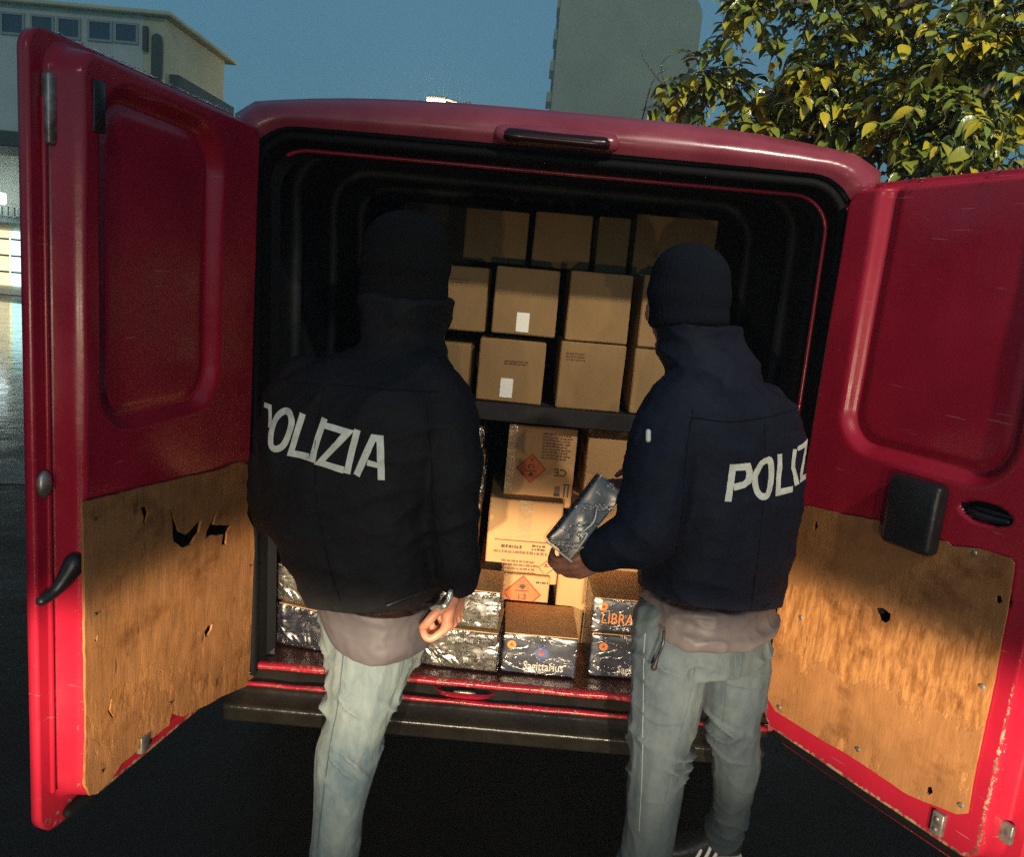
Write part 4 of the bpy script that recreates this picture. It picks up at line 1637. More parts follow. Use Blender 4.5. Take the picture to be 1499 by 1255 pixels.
c4 = Carton('cardboard_box', 829, 850, 945, 742, 0.43, 0.42, 'pale box behind the hand that holds the small package', M['card_pale'], group=GL, floor=Z3, yaw=R(-0.5))
c4.lines(M['ink_faint'], 0.1, 0.15, 0.5, 0.25, 2, 31)
c5 = Carton('cardboard_box', 696, 905, 806, 846, 0.40, 0.42, 'pale box at floor level with an upright orange 1.3 hazard diamond', M['card_pale'], group=GL, floor=ZF + 0.002, yaw=R(0.3))
c5.root.location.z = ZF + 0.002
c5.diamond(0.62, 0.70, 0.135, ('1.3', 'G'))
c5.lines(M['ink'], 0.80, 0.88, 0.98, 0.93, 1, 12)
c6 = Carton('cardboard_box', 811, 905, 935, 850, 0.385, 0.42, 'pale box at floor level behind the LIBRA package', M['card_pale'], group=GL, floor=ZF + 0.002, yaw=R(-0.4))
c7 = Carton('cardboard_box', 600, 848, 703, 738, 0.44, 0.4, 'pale box under the shelf showing only as a sliver beside the black sleeve', M['card_pale'], group=GL, floor=Z3, yaw=R(0.2))
c8 = Carton('cardboard_box', 585, 905, 690, 850, 0.42, 0.4, 'pale box at floor level behind the silver wrapped packages', M['card_pale'], group=GL, floor=ZF + 0.002, yaw=R(0.2))


def cake(name, x0, y0, x1, y1, Y, depth, label, text=None, tcol='letter_white', floor=None, yaw=0.0, mt='foil_print', film='film', tsize=0.034, tz=0.22, tx=0.5, tw=0.8, cat='firework pack', lean=0.0):
    c = Carton(name, x0, y0, x1, y1, Y, depth, label, None, cat, 'shrink-wrapped firework packs at the van sill', floor, yaw)
    b = crumple_box((-c.w / 2, 0, 0), (c.w / 2, c.d, c.h), 2, 0.002, c.seed)
    c.body = obj('printed_box', b, M[mt], c.root)
    b = bmesh.new()
    box(b, (-c.w / 2 + 0.001, 0.001, c.h + 0.0015), (c.w / 2 - 0.001, c.d - 0.001, c.h + 0.0045), 0.001)
    obj('card_lid', b, M['lid'], c.root)
    if text:
        me = text_mesh(text, tsize, tw, 0.0006)
        c.flat('lettering', me, M[tcol], tx, tz, 0.004)
    b = bmesh.new()
    e = 0.007
    box(b, (-c.w / 2 - e, -e, -0.001), (c.w / 2 + e, c.d + e, c.h + e), 0.008, 2)
    bmesh.ops.subdivide_edges(b, edges=[q for q in b.edges if q.calc_length() > 0.02], cuts=9, use_grid_fill=True)
    for v in b.verts:
        q = v.co * 22 + Vector((c.seed * 3.1, c.seed * 1.7, 0))
        q.z *= 1.7
        v.co += v.normal * 0.0 + noise.noise_vector(q) * 0.0045
        v.co.z = min(max(v.co.z, 0.0), c.h + 0.004)
    b.normal_update()
    bmesh.ops.delete(b, geom=[f for f in b.faces if f.normal.z > 0.75 or f.normal.z < -0.75], context='FACES')   # the lid shows bare card
    obj('plastic_wrap', b, M[film], c.root, True)
    if lean:
        c.root.rotation_euler = (0, lean, yaw)
    return c


f1 = cake('firework_pack', 733, 988, 847, 938, 0.105, 0.27, 'low shrink-wrapped pack with Sagittarius lettering at the middle of the van sill', 'Sagittarius', floor=ZF + 0.002, yaw=R(0.6), tw=0.78, tsize=0.040, tz=0.24, tx=0.56)
f1.badge(M['letter_orange'], 0.11, 0.76, 0.014)
M['emblem_blue'] = mat('blue_emblem_print', (0.03, 0.06, 0.22), 0.4)
f1.badge(M['emblem_blue'], 0.52, 0.60, 0.022, 0.0048)
f2a = cake('firework_pack', 614, 982, 730, 929, 0.10, 0.22, 'silvery pack lowest in the pair beside the bare hand', 'Sagittarius', floor=ZF + 0.002, yaw=R(-4), mt='foil_silver', film='film_strong', tz=0.80, tw=0.7, tsize=0.030)
f2b = cake('firework_pack', 622, 925, 733, 870, 0.115, 0.21, 'silvery pack stacked on another, with the bare hand over it', None, floor=f2a.root.location.z + f2a.h + 0.010, yaw=R(-2), mt='foil_silver', film='film_strong')
f3a = cake('firework_pack', 861, 990, 975, 938, 0.135, 0.30, 'dark pack under the LIBRA pack by the grey jeans, lettered Sagittarius', 'Sagittarius', floor=ZF + 0.002, yaw=R(1), tz=0.22, tx=0.62, tsize=0.036, tw=0.75)
f3a.badge(M['letter_orange'], 0.16, 0.74, 0.014)
f3a.badge(M['emblem_blue'], 0.62, 0.55, 0.022, 0.0048)
f3b = cake('firework_pack', 864, 934, 972, 886, 0.14, 0.30, 'dark pack with orange LIBRA lettering on top of another pack', 'LIBRA', 'letter_orange', floor=f3a.root.location.z + f3a.h + 0.009, yaw=R(0.4), tz=0.42, tx=0.36, tsize=0.052, tw=0.78)
f3b.badge(M['letter_orange'], 0.14, 0.80, 0.014)
f4a = cake('firework_pack', 398, 955, 478, 895, 0.15, 0.28, 'crumpled silvery pack at the left end of the sill, tilted', None, floor=ZF + 0.004, yaw=R(-7), mt='foil_print', film='film_strong', lean=R(5))
f4b = cake('firework_pack', 398, 890, 474, 838, 0.165, 0.27, 'crumpled silvery pack leaning on top of the leftmost pack', None, floor=f4a.root.location.z + f4a.h + 0.012, yaw=R(-5), mt='foil_silver', film='film_strong', lean=R(5))
f5a = cake('firework_pack', 640, 735, 709, 684, 0.46, 0.3, 'silvery wrapped pack under the shelf beside the black sleeve, lower of two', None, floor=Z3 + c7.h + 0.003, yaw=R(1), mt='foil_silver', film='film_strong')
f5b = cake('firework_pack', 636, 680, 707, 630, 0.465, 0.3, 'silvery wrapped pack under the shelf beside the black sleeve, upper of two', None, floor=f5a.root.location.z + f5a.h + 0.010, yaw=R(1), mt='foil_silver', film='film_strong')


# ------------------------------------------------------------------ people
def V(*a):
    return Vector(a)


def limb(b, pts, radii, **k):
    tube(b, pts, radii, **k)


def finger(b, base, d0, d1, d2, lens, r):
    """chain of three phalanges, root sunk into the palm"""
    p0 = base - d0 * 0.012
    p1 = base + d0 * lens[0]
    p2 = p1 + d1 * lens[1]
    p3 = p2 + d2 * lens[2]
    tube(b, [p0, p1, p2, p3], [r * 1.1, r * 1.04, r * 0.95, r * 0.78], seg=12, n=4)


def hand(b, wrist, d, side, palmn, curl, s=1.0, thumb=1, spread=0.05):
    """wrist point, direction to the knuckles d, `side` from little finger to index, palm normal palmn; curl per joint in radians"""
    d, side, palmn = d.normalized(), side.normalized(), palmn.normalized()
    L = 0.085 * s
    knuck = wrist + d * L
    # palm: overlapping rods from the wrist to each knuckle
    offs = (0.028, 0.0095, -0.009, -0.026)
    lens = ((0.042, 0.026, 0.019), (0.046, 0.029, 0.020), (0.043, 0.027, 0.019), (0.034, 0.021, 0.017))
    rads = (0.0088, 0.0090, 0.0086, 0.0076)
    for k in range(4):
        kb = knuck + side * offs[k] * s - d * (0.004 if k == 0 else 0.0 if k == 1 else 0.004 if k == 2 else 0.012) * s
        tube(b, [wrist + side * offs[k] * 0.62 * s + d * 0.004, wrist + side * offs[k] * 0.85 * s + d * 0.045 * s, kb], [0.0135 * s, 0.0145 * s, 0.0115 * s], seg=12, n=3)

        def rot(a):
            return (d * math.cos(a) + palmn * math.sin(a) + side * (offs[k] * spread * 30)).normalized()
        c0, c1, c2 = curl if not isinstance(curl[0], tuple) else curl[k]
        finger(b, kb, rot(c0), rot(c0 + c1), rot(c0 + c1 + c2), [x * s for x in lens[k]], rads[k] * s)
    # thumb leaves the side of the palm near its base
    tb = wrist + side * 0.026 * s + d * 0.022 * s
    t0 = (side * 0.72 + d * 0.55 + palmn * 0.45).normalized()
    t1 = (d * 0.62 + palmn * 0.70 * thumb + side * 0.10).normalized()
    t2 = (d * 0.45 + palmn * 0.75 * thumb - side * 0.40).normalized()
    tube(b, [tb - t0 * 0.012, tb + t0 * 0.038 * s, tb + t0 * 0.038 * s + t1 * 0.031 * s, tb + t0 * 0.038 * s + t1 * 0.031 * s + t2 * 0.024 * s], [0.0145 * s, 0.0118 * s, 0.0108 * s, 0.0086 * s], seg=12, n=4)
    ball(b, wrist + side * 0.014 * s + d * 0.03 * s + palmn * 0.008 * s, (0.018 * s, 0.018 * s, 0.018 * s))


def head(b, c, f, s=1.0):
    """skull, jaw, nose, brow, lips, ears; f is the facing direction"""
    f = f.normalized()
    upv = Vector((0, 0, 1))
    r = f.cross(upv).normalized()
    u = r.cross(f)
    Mx = Matrix((r, f, u)).transposed()

    def pt(x, y, z):
        return c + Mx @ Vector((x, y, z)) * s

    def el(x, y, z, rx, ry, rz):
        m = Matrix.Translation(pt(x, y, z)) @ Mx.to_4x4() @ Matrix.Diagonal((rx * s, ry * s, rz * s, 1))
        bmesh.ops.create_uvsphere(b, u_segments=20, v_segments=14, radius=1, matrix=m)
    el(0, -0.012, 0.035, 0.076, 0.096, 0.088)          # skull
    el(0, 0.022, -0.02, 0.062, 0.068, 0.09)            # face
    el(0, 0.042, -0.082, 0.042, 0.042, 0.034)          # jaw
    el(0, 0.078, -0.102, 0.018, 0.014, 0.014)          # chin
    tube(b, [pt(0, 0.085, 0.02), pt(0, 0.106, -0.022), pt(0, 0.098, -0.032)], [0.009 * s, 0.013 * s, 0.012 * s], seg=10, n=3)
    tube(b, [pt(-0.045, 0.072, 0.03), pt(0, 0.086, 0.032), pt(0.045, 0.072, 0.03)], [0.010 * s] * 3, seg=10, n=3)
    tube(b, [pt(-0.022, 0.080, -0.060), pt(0, 0.090, -0.058), pt(0.022, 0.080, -0.060)], [0.005 * s, 0.007 * s, 0.005 * s], seg=10, n=3)
    tube(b, [pt(-0.019, 0.080, -0.070), pt(0, 0.088, -0.071), pt(0.019, 0.080, -0.070)], [0.005 * s, 0.007 * s, 0.005 * s], seg=10, n=3)
    for sx in (-1, 1):
        el(sx * 0.074, -0.008, -0.005, 0.010, 0.020, 0.032)
        el(sx * 0.042, 0.062, -0.012, 0.020, 0.020, 0.022)   # cheek
    return pt


def fabric_folds(seed, diag=0.6, a1=0.012, a2=0.008, a3=0.003, zlow=None):
    def f(p, n):
        q = Vector((p.x + diag * p.z * 0.6, p.y, p.z - diag * p.x * 0.5))
        v = a1 * nz3(q, 4.0, 6.0, seed)
        r = ridge(q, 4.5, 11.0, seed + 4)
        v += a2 * (max(0, r) ** 2 - 0.5)
        r2 = ridge(q, 12.0, 21.0, seed + 9)
        v += a3 * (max(0, r2) ** 3 - 0.3)
        v += 0.0012 * nz3(p, 45, 60, seed)
        if zlow is not None:
            k = smooth01((zlow - p.z) / 0.10)
            r3 = ridge(p, 16, 26, seed + 2)
            v += k * 0.007 * (max(0, r3) ** 2 - 0.4)
        return v
    return f


def conform(name, strokes, Y, target, mat_, parent, lift=0.0022, cell=0.012):
    """lettering drawn as thick strokes (photo pixels at depth Y), laid on the cloth by dropping it along +Y"""
    polys = []
    Yf = Y if callable(Y) else (lambda x: Y)
    for pts, wd, closed in strokes:
        hw = wd * mpp(Yf(pts[0][0])) / 2
        q = [P(x, y, Yf(x)) for x, y in pts]
        q = [Vector((p.x, p.z)) for p in q]
        if closed:
            q = catmull(q[-1:] + q + q[:2], 4)[4:-4]
            q = q[:-1] if (q[0] - q[-1]).length < 1e-4 else q
        n = len(q)
        L_, R_ = [], []
        for i in range(n):
            if closed:
                a, c = q[(i - 1) % n], q[(i + 1) % n]
                d0, d1 = (q[i] - a).normalized(), (c - q[i]).normalized()
            else:
                d0 = (q[i] - q[i - 1]).normalized() if i else (q[1] - q[0]).normalized()
                d1 = (q[i + 1] - q[i]).normalized() if i < n - 1 else d0
            t = (d0 + d1).normalized()
            nn = Vector((-t.y, t.x))
            m_ = hw / max(0.45, nn.dot(Vector((-d0.y, d0.x))))
            L_.append(q[i] + nn * m_)
            R_.append(q[i] - nn * m_)
        for i in range(n if closed else n - 1):
            j = (i + 1) % n
            polys.append([L_[i], L_[j], R_[j], R_[i]])
    verts, faces = [], []
    for pl in polys:
        ar = sum(pl[i].x * pl[(i + 1) % 4].y - pl[(i + 1) % 4].x * pl[i].y for i in range(4))
        if ar < 0:
            pl = pl[::-1]
        faces.append(list(range(len(verts), len(verts) + 4)))
        verts += pl
    v2, e2, f2, _, _, of = delaunay_2d_cdt(verts, [], faces, 1, 1e-5)
    f2 = [f for f, src in zip(f2, of) if src]
    b = bmesh.new()
    bv = [b.verts.new((v.x, 0, v.y)) for v in v2]
    for f in f2:
        try:
            b.faces.new([bv[i] for i in f])
        except ValueError:
            pass
    xs = [v.x for v in v2]
    zs = [v.y for v in v2]
    x = math.floor(min(xs) / cell) * cell
    while x < max(xs):
        bmesh.ops.bisect_plane(b, geom=b.verts[:] + b.edges[:] + b.faces[:], plane_co=(x, 0, 0), plane_no=(1, 0, 0))
        x += cell
    z = math.floor(min(zs) / cell) * cell
    while z < max(zs):
        bmesh.ops.bisect_plane(b, geom=b.verts[:] + b.edges[:] + b.faces[:], plane_co=(0, 0, z), plane_no=(0, 0, 1))
        z += cell
    me = target.data
    off = target.parent.location if target.parent else Vector((0, 0, 0))
    bvh = BVHTree.FromPolygons([v.co + off for v in me.vertices], [tuple(p.vertices) for p in me.polygons])
    dead = []
    for v in b.verts:
        hit, nr, _, _ = bvh.ray_cast(Vector((v.co.x, -3, v.co.z)), Vector((0, 1, 0)))
        if hit is None:
            dead.append(v)
        else:
            v.co = hit + Vector((nr.x, nr.y, nr.z)) * lift
    bmesh.ops.delete(b, geom=dead, context='VERTS')
    o = obj(name, b, mat_, parent, True)
    o.data.transform(Matrix.Translation(-off))
    return o


def on_cloth(target, pts, lift=0.001):
    """a seam line dropped on a garment's surface"""
    off = target.parent.location
    bvh = BVHTree.FromPolygons([v.co + off for v in target.data.vertices], [tuple(p.vertices) for p in target.data.polygons])
    out = []
    for p in catmull([Vector(p) for p in pts], 4):
        h_, n_, _, _ = bvh.ray_cast(Vector((p.x, -3, p.z)), Vector((0, 1, 0)))
        if h_ is not None and n_.y < -0.12:
            out.append(h_ + n_ * lift)
    return out


def seam(name, target, pts, r, m, lift=0.0005):
    q = on_cloth(target, pts, lift)
    if len(q) < 3:
        return
    b = bmesh.new()
    tube(b, q, [r] * len(q), seg=6, n=1)
    o = obj(name, b, m, target, True)
    o.data.transform(Matrix.Translation(-target.parent.location))


def ell(cx, cy, rx, ry, n=18, rot=0.0):
    out = []
    for k in range(n):
        a = k / n * 2 * math.pi
        x, y = rx * math.cos(a), ry * math.sin(a)
        out.append((cx + x * math.cos(rot) - y * math.sin(rot), cy + x * math.sin(rot) + y * math.cos(rot)))
    return out


def ring_px(cx, cy, hw, Y, lat, depth):
    """body ring: centre pixel, half width in pixels as seen, lateral axis and half depth in metres"""
    c = P(cx, cy, Y)
    lat = Vector(lat).normalized()
    dep = Vector((-lat.y, lat.x, 0))
    W = hw * mpp(Y)
    A = math.sqrt(max(1e-4, W * W - (depth * dep.x) ** 2)) / max(0.3, abs(lat.x))
    return c, lat * A, dep * depth


def eyes(pt, parent, s=1.0):
    for sx in (-1, 1):
        b = bmesh.new()
        ball(b, pt(sx * 0.031, 0.074, 0.006), 0.0115 * s, 12)
        rebase(obj('eye', b, M['eye'], parent, True))


# ---- right-hand person: navy jacket, capped head turned to the left, holding a small wrapped pack
pr_ = empty('person', (0.50, -0.22, 0.0), 'person in navy POLIZIA jacket and dark knitted cap holding up a small wrapped pack', 'person', 'police officers behind the van')
latR = (0.80, 0.60, 0)
fR = Vector((-0.70, 0.66, -0.22))
hd = P(1001, 440, -0.30)
shL, elL, wrL = P(985, 592, -0.44), P(948, 772, -0.53), P(872, 810, -0.50)
shR = P(1112, 606, -0.24)
elR, wrR = shR + V(0.02, 0.16, -0.26), shR + V(-0.20, 0.34, -0.30)
hipL, hipR = P(982, 930, -0.37), P(1072, 925, -0.27)
knL, anL = P(968, 1075, -0.40), V(0.40, -0.36, 0.10)
knR, anR = P(1075, 1062, -0.25), P(1062, 1222, -0.06)
anR = V(anR.x - 0.012, -0.06, 0.085)
held_a = P(820, 806, -0.53)           # lower end of the held pack
held_dir = (P(899, 707, -0.50) - held_a).normalized()
b = bmesh.new()
pt = head(b, hd, fR, 1.0)
tube(b, [P(1040, 560, -0.32), hd + V(0.02, -0.02, -0.07)], [0.06, 0.055], n=3)
loft(b, [(P(1050, 550, -0.32), Vector(latR) * 0.08, V(-0.6, 0.8, 0) * 0.07), (P(1060, 600, -0.33), Vector(latR) * 0.17, V(-0.6, 0.8, 0) * 0.09), (P(1056, 720, -0.33), Vector(latR) * 0.15, V(-0.6, 0.8, 0) * 0.10), (P(1050, 820, -0.33), Vector(latR) * 0.135, V(-0.6, 0.8, 0) * 0.095), (P(1034, 915, -0.32), Vector(latR) * 0.155, V(-0.6, 0.8, 0) * 0.11)])
tube(b, [shL, elL, wrL], [0.052, 0.043, 0.028])
tube(b, [shR, elR, wrR], [0.052, 0.043, 0.028])
tube(b, [hipL, knL, anL], [0.082, 0.055, 0.040])
tube(b, [hipR, knR, P(1077, 1120, -0.215), P(1070, 1180, -0.145), anR], [0.080, 0.052, 0.046, 0.040, 0.034])
tube(b, [anL + V(0.03, 0, -0.04), anL + V(-0.12, 0.07, -0.06)], [0.04, 0.032], n=2)
tube(b, [anR + V(0.015, 0.01, -0.04), anR + V(-0.12, -0.005, -0.055)], [0.03, 0.024], n=2)
# left hand: back of the hand below, fingers wrapped up round the pack's lower end
wrH = P(884, 815, -0.505)
hand(b, wrH + V(0.004, 0.005, 0), P(838, 833, -0.50) - wrH, V(-0.30, -0.35, 0.85), V(-0.15, 0.92, 0.30), (0.55, 0.75, 0.6), 1.0, thumb=-0.15, spread=0.01)
hand(b, wrR + V(-0.02, 0.01, -0.01), V(-0.7, 0.6, -0.2), V(0.2, 0.3, 0.9), V(-0.5, -0.8, 0), (0.4, 0.5, 0.4), 1.0)
bodyR = organic('body', b, 0.0042, 3, M['skin'], pr_)
eyes(pt, pr_)
# knitted cap
b = bmesh.new()
upR = V(-0.06, 0.03, 1).normalized()
for dz, rr, rz in ((-0.03, 0.100, 0.06), (0.015, 0.104, 0.085), (0.055, 0.098, 0.088)):
    ball(b, hd + V(0.012, -0.010, 0) + upR * dz, (rr, rr, rz), 24)
tube(b, [hd + V(0.012, -0.010, 0) + upR * -0.05 + V(0.085 * math.cos(a), 0.085 * math.sin(a), 0.012 * math.cos(a + 0.8)) for a in [k / 20 * 2 * math.pi for k in range(21)]], [0.018] * 21, seg=8, n=1)
organic('knitted_cap', b, 0.006, 10, M['knit'], pr_, lambda p, n: 0.005 * nz3(p, 10, 12, 3))
# jacket
b = bmesh.new()
rg = [ring_px(1018, 470, 66, -0.30, latR, 0.108), ring_px(1028, 498, 66, -0.30, latR, 0.095), ring_px(1036, 525, 72, -0.31, latR, 0.108), ring_px(1046, 556, 70, -0.32, latR, 0.11), ring_px(1062, 582, 103, -0.33, latR, 0.125), ring_px(1061, 620, 121, -0.335, latR, 0.15), ring_px(1060, 700, 122, -0.34, latR, 0.16),
      ring_px(1052, 800, 115, -0.34, latR, 0.155), ring_px(1041, 870, 109, -0.335, latR, 0.155), ring_px(1036, 895, 109, -0.335, latR, 0.160), ring_px(1036, 925, 108, -0.335, latR, 0.160)]
loft(b, rg)
tube(b, [P(1010, 590, -0.40), P(978, 640, -0.45), P(958, 735, -0.52), P(946, 782, -0.535), P(905, 797, -0.52), P(880, 808, -0.507)], [0.098, 0.094, 0.085, 0.078, 0.064, 0.054], n=5)
tube(b, [shR, shR + V(0.012, 0.08, -0.14), elR, (elR + wrR) / 2, wrR], [0.088, 0.082, 0.072, 0.064, 0.052])
tube(b, [P(1030, 545, -0.31) + V(0.078 * math.cos(a), 0.078 * math.sin(a), 0.02 * math.cos(a)) for a in [k / 16 * 2 * math.pi for k in range(17)]], [0.024] * 17, seg=8, n=1)
jR = organic('jacket', b, 0.0065, 5, M['nylon_navy'], pr_, fabric_folds(2.3, -0.7, 0.006, 0.006, 0.0022, 0.93), hem=(P(1036, 882, -0.45), Vector((0.06, 0.10, 1)).normalized()))
Z7 = lambda x, y: (780 + x / 3.407, 600 + y / 3.407)
st = [([(955, 440), (972, 340), (980, 275), (1055, 270), (1064, 300), (1058, 340), (1035, 360), (985, 372)], 10.5, False),
      ([(1088, 330), (1102, 290), (1125, 250), (1158, 238), (1168, 285), (1164, 350), (1150, 405), (1122, 416), (1098, 390)], 9.8, True),
      ([(1208, 208), (1198, 395), (1266, 374)], 9.2, False),
      ([(1278, 180), (1268, 270), (1284, 352)], 8.2, False),
      ([(1290, 178), (1340, 152), (1305, 325), (1338, 318)], 7.4, False)]
conform('lettering', [([Z7(*p) for p in a], wd, cl) for a, wd, cl in st], lambda x: -0.50 + 0.20 * max(0, (x - 1055) / 122) ** 2, jR, M['polizia'], jR)
b = bmesh.new()
tube(b, [P(949, 632, -0.555), P(949, 644, -0.558)], [0.006, 0.006], seg=10, n=1)
q = obj('zip_pull', b, M['sticker'], jR, True)
q.data.transform(Matrix.Translation(-pr_.location))
b = bmesh.new()
cp = [P(972, 926, -0.50), P(970, 945, -0.512), P(963, 962, -0.505), P(957, 978, -0.50)]
tube(b, cp, [0.004, 0.0035, 0.0035, 0.008], seg=8, n=4)
q = obj('drawstring', b, M['black'], jR, True)
q.data.transform(Matrix.Translation(-pr_.location))
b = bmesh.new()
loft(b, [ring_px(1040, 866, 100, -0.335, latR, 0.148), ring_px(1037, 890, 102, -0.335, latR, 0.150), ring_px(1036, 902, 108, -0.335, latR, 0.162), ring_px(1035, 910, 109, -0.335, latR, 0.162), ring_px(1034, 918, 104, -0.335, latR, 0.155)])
organic('lit_hem_band', b, 0.006, 3, M['mauve'], pr_, fabric_folds(5.1, 0.5, 0.004, 0.010, 0.004))  # headlight-lit lower jacket as its own band, light put into the colour
seam('yoke_seam', jR, [P(1000, 600, -0.4), P(1060, 612, -0.45), P(1120, 606, -0.4), P(1165, 600, -0.35)], 0.0016, M['knit'])
seam('back_seam', jR, [P(1108, 615, -0.4), P(1104, 700, -0.4), P(1096, 800, -0.4), P(1086, 890, -0.4)], 0.0013, M['knit'])
seam('sleeve_seam', jR, [P(1012, 600, -0.5), P(998, 660, -0.5), P(990, 740, -0.5), P(980, 800, -0.5)], 0.0013, M['knit'])
seam('hem_seam', jR, [P(945, 896, -0.5), P(1000, 906, -0.5), P(1070, 902, -0.5), P(1130, 888, -0.45)], 0.0016, M['knit'])
# jeans
b = bmesh.new()
loft(b, [(P(1032, 885, -0.33), Vector(latR) * 0.165, V(-0.6, 0.8, 0) * 0.115), (P(1032, 925, -0.33), Vector(latR) * 0.172, V(-0.6, 0.8, 0) * 0.122), (P(1034, 965, -0.325), Vector(latR) * 0.17, V(-0.6, 0.8, 0) * 0.12)])
tube(b, [P(985, 915, -0.37), P(978, 990, -0.39), knL, P(962, 1120, -0.40), P(952, 1215, -0.385), V(anL.x - 0.005, anL.y, 0.10)], [0.104, 0.100, 0.082, 0.077, 0.069, 0.070], n=5)
tube(b, [P(1072, 915, -0.27), P(1076, 990, -0.27), knR, P(1077, 1120, -0.215), P(1070, 1180, -0.145), V(anR.x, anR.y - 0.01, 0.095)], [0.098, 0.090, 0.072, 0.066, 0.056, 0.058], n=5)


def knee_folds(kz, seed, amp=0.008):
    def f(p, n):
        v = 0.006 * nz3(p, 5, 6, seed)
        k = math.exp(-((p.z - kz) / 0.085) ** 2)
        low = math.exp(-((p.z - 0.17) / 0.08) ** 2)
        top = math.exp(-((p.z - 0.80) / 0.09) ** 2)
        # creases that start and stop round the leg, slanting, never closed rings
        q = Vector((p.x * 1.0, p.y, p.z + 0.55 * (n.x * 0.05 + p.x - 0.3) * math.sin(seed * 5) + 0.02 * nz3(p, 9, 9, seed + 3)))
        gate = smooth01(0.65 + 1.6 * nz3(p, 8, 9, seed + 7))
        r = ridge(q, 8, 21, seed + 1)
        v += (k * amp + low * 0.007 + top * 0.006) * gate * (max(0, r) ** 3 * 1.6 - 0.3)
        r2 = ridge(Vector((q.x * 1.7, q.y * 1.7, q.z * 0.5)), 7, 9, seed + 5)
        v += 0.0035 * (max(0, r2) ** 3 - 0.3)
        v += 0.0008 * nz3(p, 60, 60, seed)
        return v
    return f


jn = organic('jeans', b, 0.0048, 5, M['denim_grey'], pr_, knee_folds(0.55, 1.3, 0.015))
seam('inner_seam', jn, [P(1034, 1000, -0.6), P(1024, 1060, -0.6), P(1004, 1130, -0.6), P(990, 1200, -0.6), P(982, 1250, -0.6)], 0.0012, M['denim_grey'])
seam('outer_seam', jn, [P(1104, 950, -0.6), P(1100, 1020, -0.6), P(1098, 1080, -0.6), P(1096, 1140, -0.6), P(1086, 1210, -0.6)], 0.0012, M['denim_grey'])
b = bmesh.new()
tube(b, on_cloth(jn, [P(947, 935, -0.47), P(946, 975, -0.487), P(944, 1030, -0.483), P(942, 1080, -0.475), P(940, 1140, -0.46), P(936, 1220, -0.45)], 0.0005), [0.0017] * 21, seg=6, n=1)
q = obj('side_seam', b, M['denim_light'], jn, True)
q.data.transform(Matrix.Translation(-pr_.location))


def sneaker(heel, toe, parent, h=0.085):
    d = (toe - heel)
    L = d.length
    d.normalize()
    sd = V(-d.y, d.x, 0)
    b = bmesh.new()
    A = [(0.0, 0.030, 0.075), (0.12, 0.036, 0.088), (0.3, 0.036, 0.090), (0.5, 0.040, 0.070), (0.72, 0.045, 0.050), (0.9, 0.038, 0.040), (1.0, 0.018, 0.030)]
    loft(b, [(heel + d * L * t + V(0, 0, 0.02 + hh / 2), sd * w_, V(0, 0, hh / 2)) for t, w_, hh in A], n=4, seg=20)
    up_ = organic('shoe', b, 0.005, 3, M['shoe'], parent)
    b = bmesh.new()
    loft(b, [(heel + d * (L * t) + V(0, 0, 0.0155), sd * (w_ + 0.004), V(0, 0, 0.0145)) for t, w_ in ((-0.03, 0.022), (0.0, 0.032), (0.12, 0.038), (0.3, 0.038), (0.5, 0.042), (0.72, 0.047), (0.92, 0.040), (1.03, 0.020))], n=3, seg=20)
    q = obj('sole', b, M['shoe_white'], up_, True)
    q.data.transform(Matrix.Translation(-parent.location))
    for k in range(3):
        for s_ in (-1, 1):
            b = bmesh.new()
            t0 = 0.36 + k * 0.11
            base = heel + d * L * t0 + sd * s_ * (0.0395 + 0.002 * k) + V(0, 0, 0.026)
            top_ = heel + d * L * (t0 - 0.10) + sd * s_ * 0.030 + V(0, 0, 0.092 - 0.009 * k)
            tube(b, [base, (base + top_) / 2 + sd * s_ * 0.005, top_], [0.006, 0.006, 0.006], seg=8, n=3, flat=0.5, side=sd)
            q = obj('stripe', b, M['shoe_white'], up_, True)
            q.data.transform(Matrix.Translation(-parent.location))
    return up_


sneaker(V(anR.x + 0.06, anR.y + 0.015, 0.0), V(anR.x - 0.20, anR.y - 0.02, 0.0), pr_)
sneaker(V(anL.x + 0.05, anL.y - 0.02, 0), V(anL.x - 0.19, anL.y + 0.09, 0), pr_)

# ---- the small wrapped pack in the hand
hu = held_dir
hcam = (CAM_POS - held_a).normalized()
hv = (P(838, 822, -0.53) - P(801, 791, -0.53)).normalized()
hv = (hv - hu * hv.dot(hu)).normalized()
hw_ = hu.cross(hv).normalized()
if hw_.dot(hcam) < 0:
    hw_ = -hw_
hp = empty('firework_pack', tuple(held_a), 'small dark pack in shiny crinkled film held up in a hand', 'firework pack')
RM = Matrix((hu, hv, hw_)).transposed().to_4x4()
Lh, Wh, Th = 0.196, 0.074, 0.050
for nm, e, m_, cuts, am in (('printed_box', 0.0, 'foil_print', 2, 0.001), ('plastic_wrap', 0.004, 'film', 8, 0.004)):
    b = bmesh.new()
    box(b, (-e, -Wh / 2 - e, -Th - e), (Lh + e, Wh / 2 + e, e), 0.004, 2)
    bmesh.ops.subdivide_edges(b, edges=[q for q in b.edges if q.calc_length() > 0.02], cuts=cuts, use_grid_fill=True)
    for v in b.verts:
        v.co += noise.noise_vector(v.co * 30) * am
    o = obj(nm, b, M[m_], hp, nm != 'printed_box')
    o.data.transform(RM)
b = bmesh.new()
tube(b, [V(0.03, 0.030, 0.006), V(0.07, 0.024, 0.008), V(0.06, 0.012, 0.009), V(0.10, 0.018, 0.008), V(0.13, 0.004, 0.008)], [0.001, 0.0024, 0.0016, 0.0024, 0.001], seg=6, n=5, flat=0.4, side=(0, 0, 1))
o = obj('film_fold', b, M['sticker'], hp, True)
o.data.transform(RM)
b = bmesh.new()
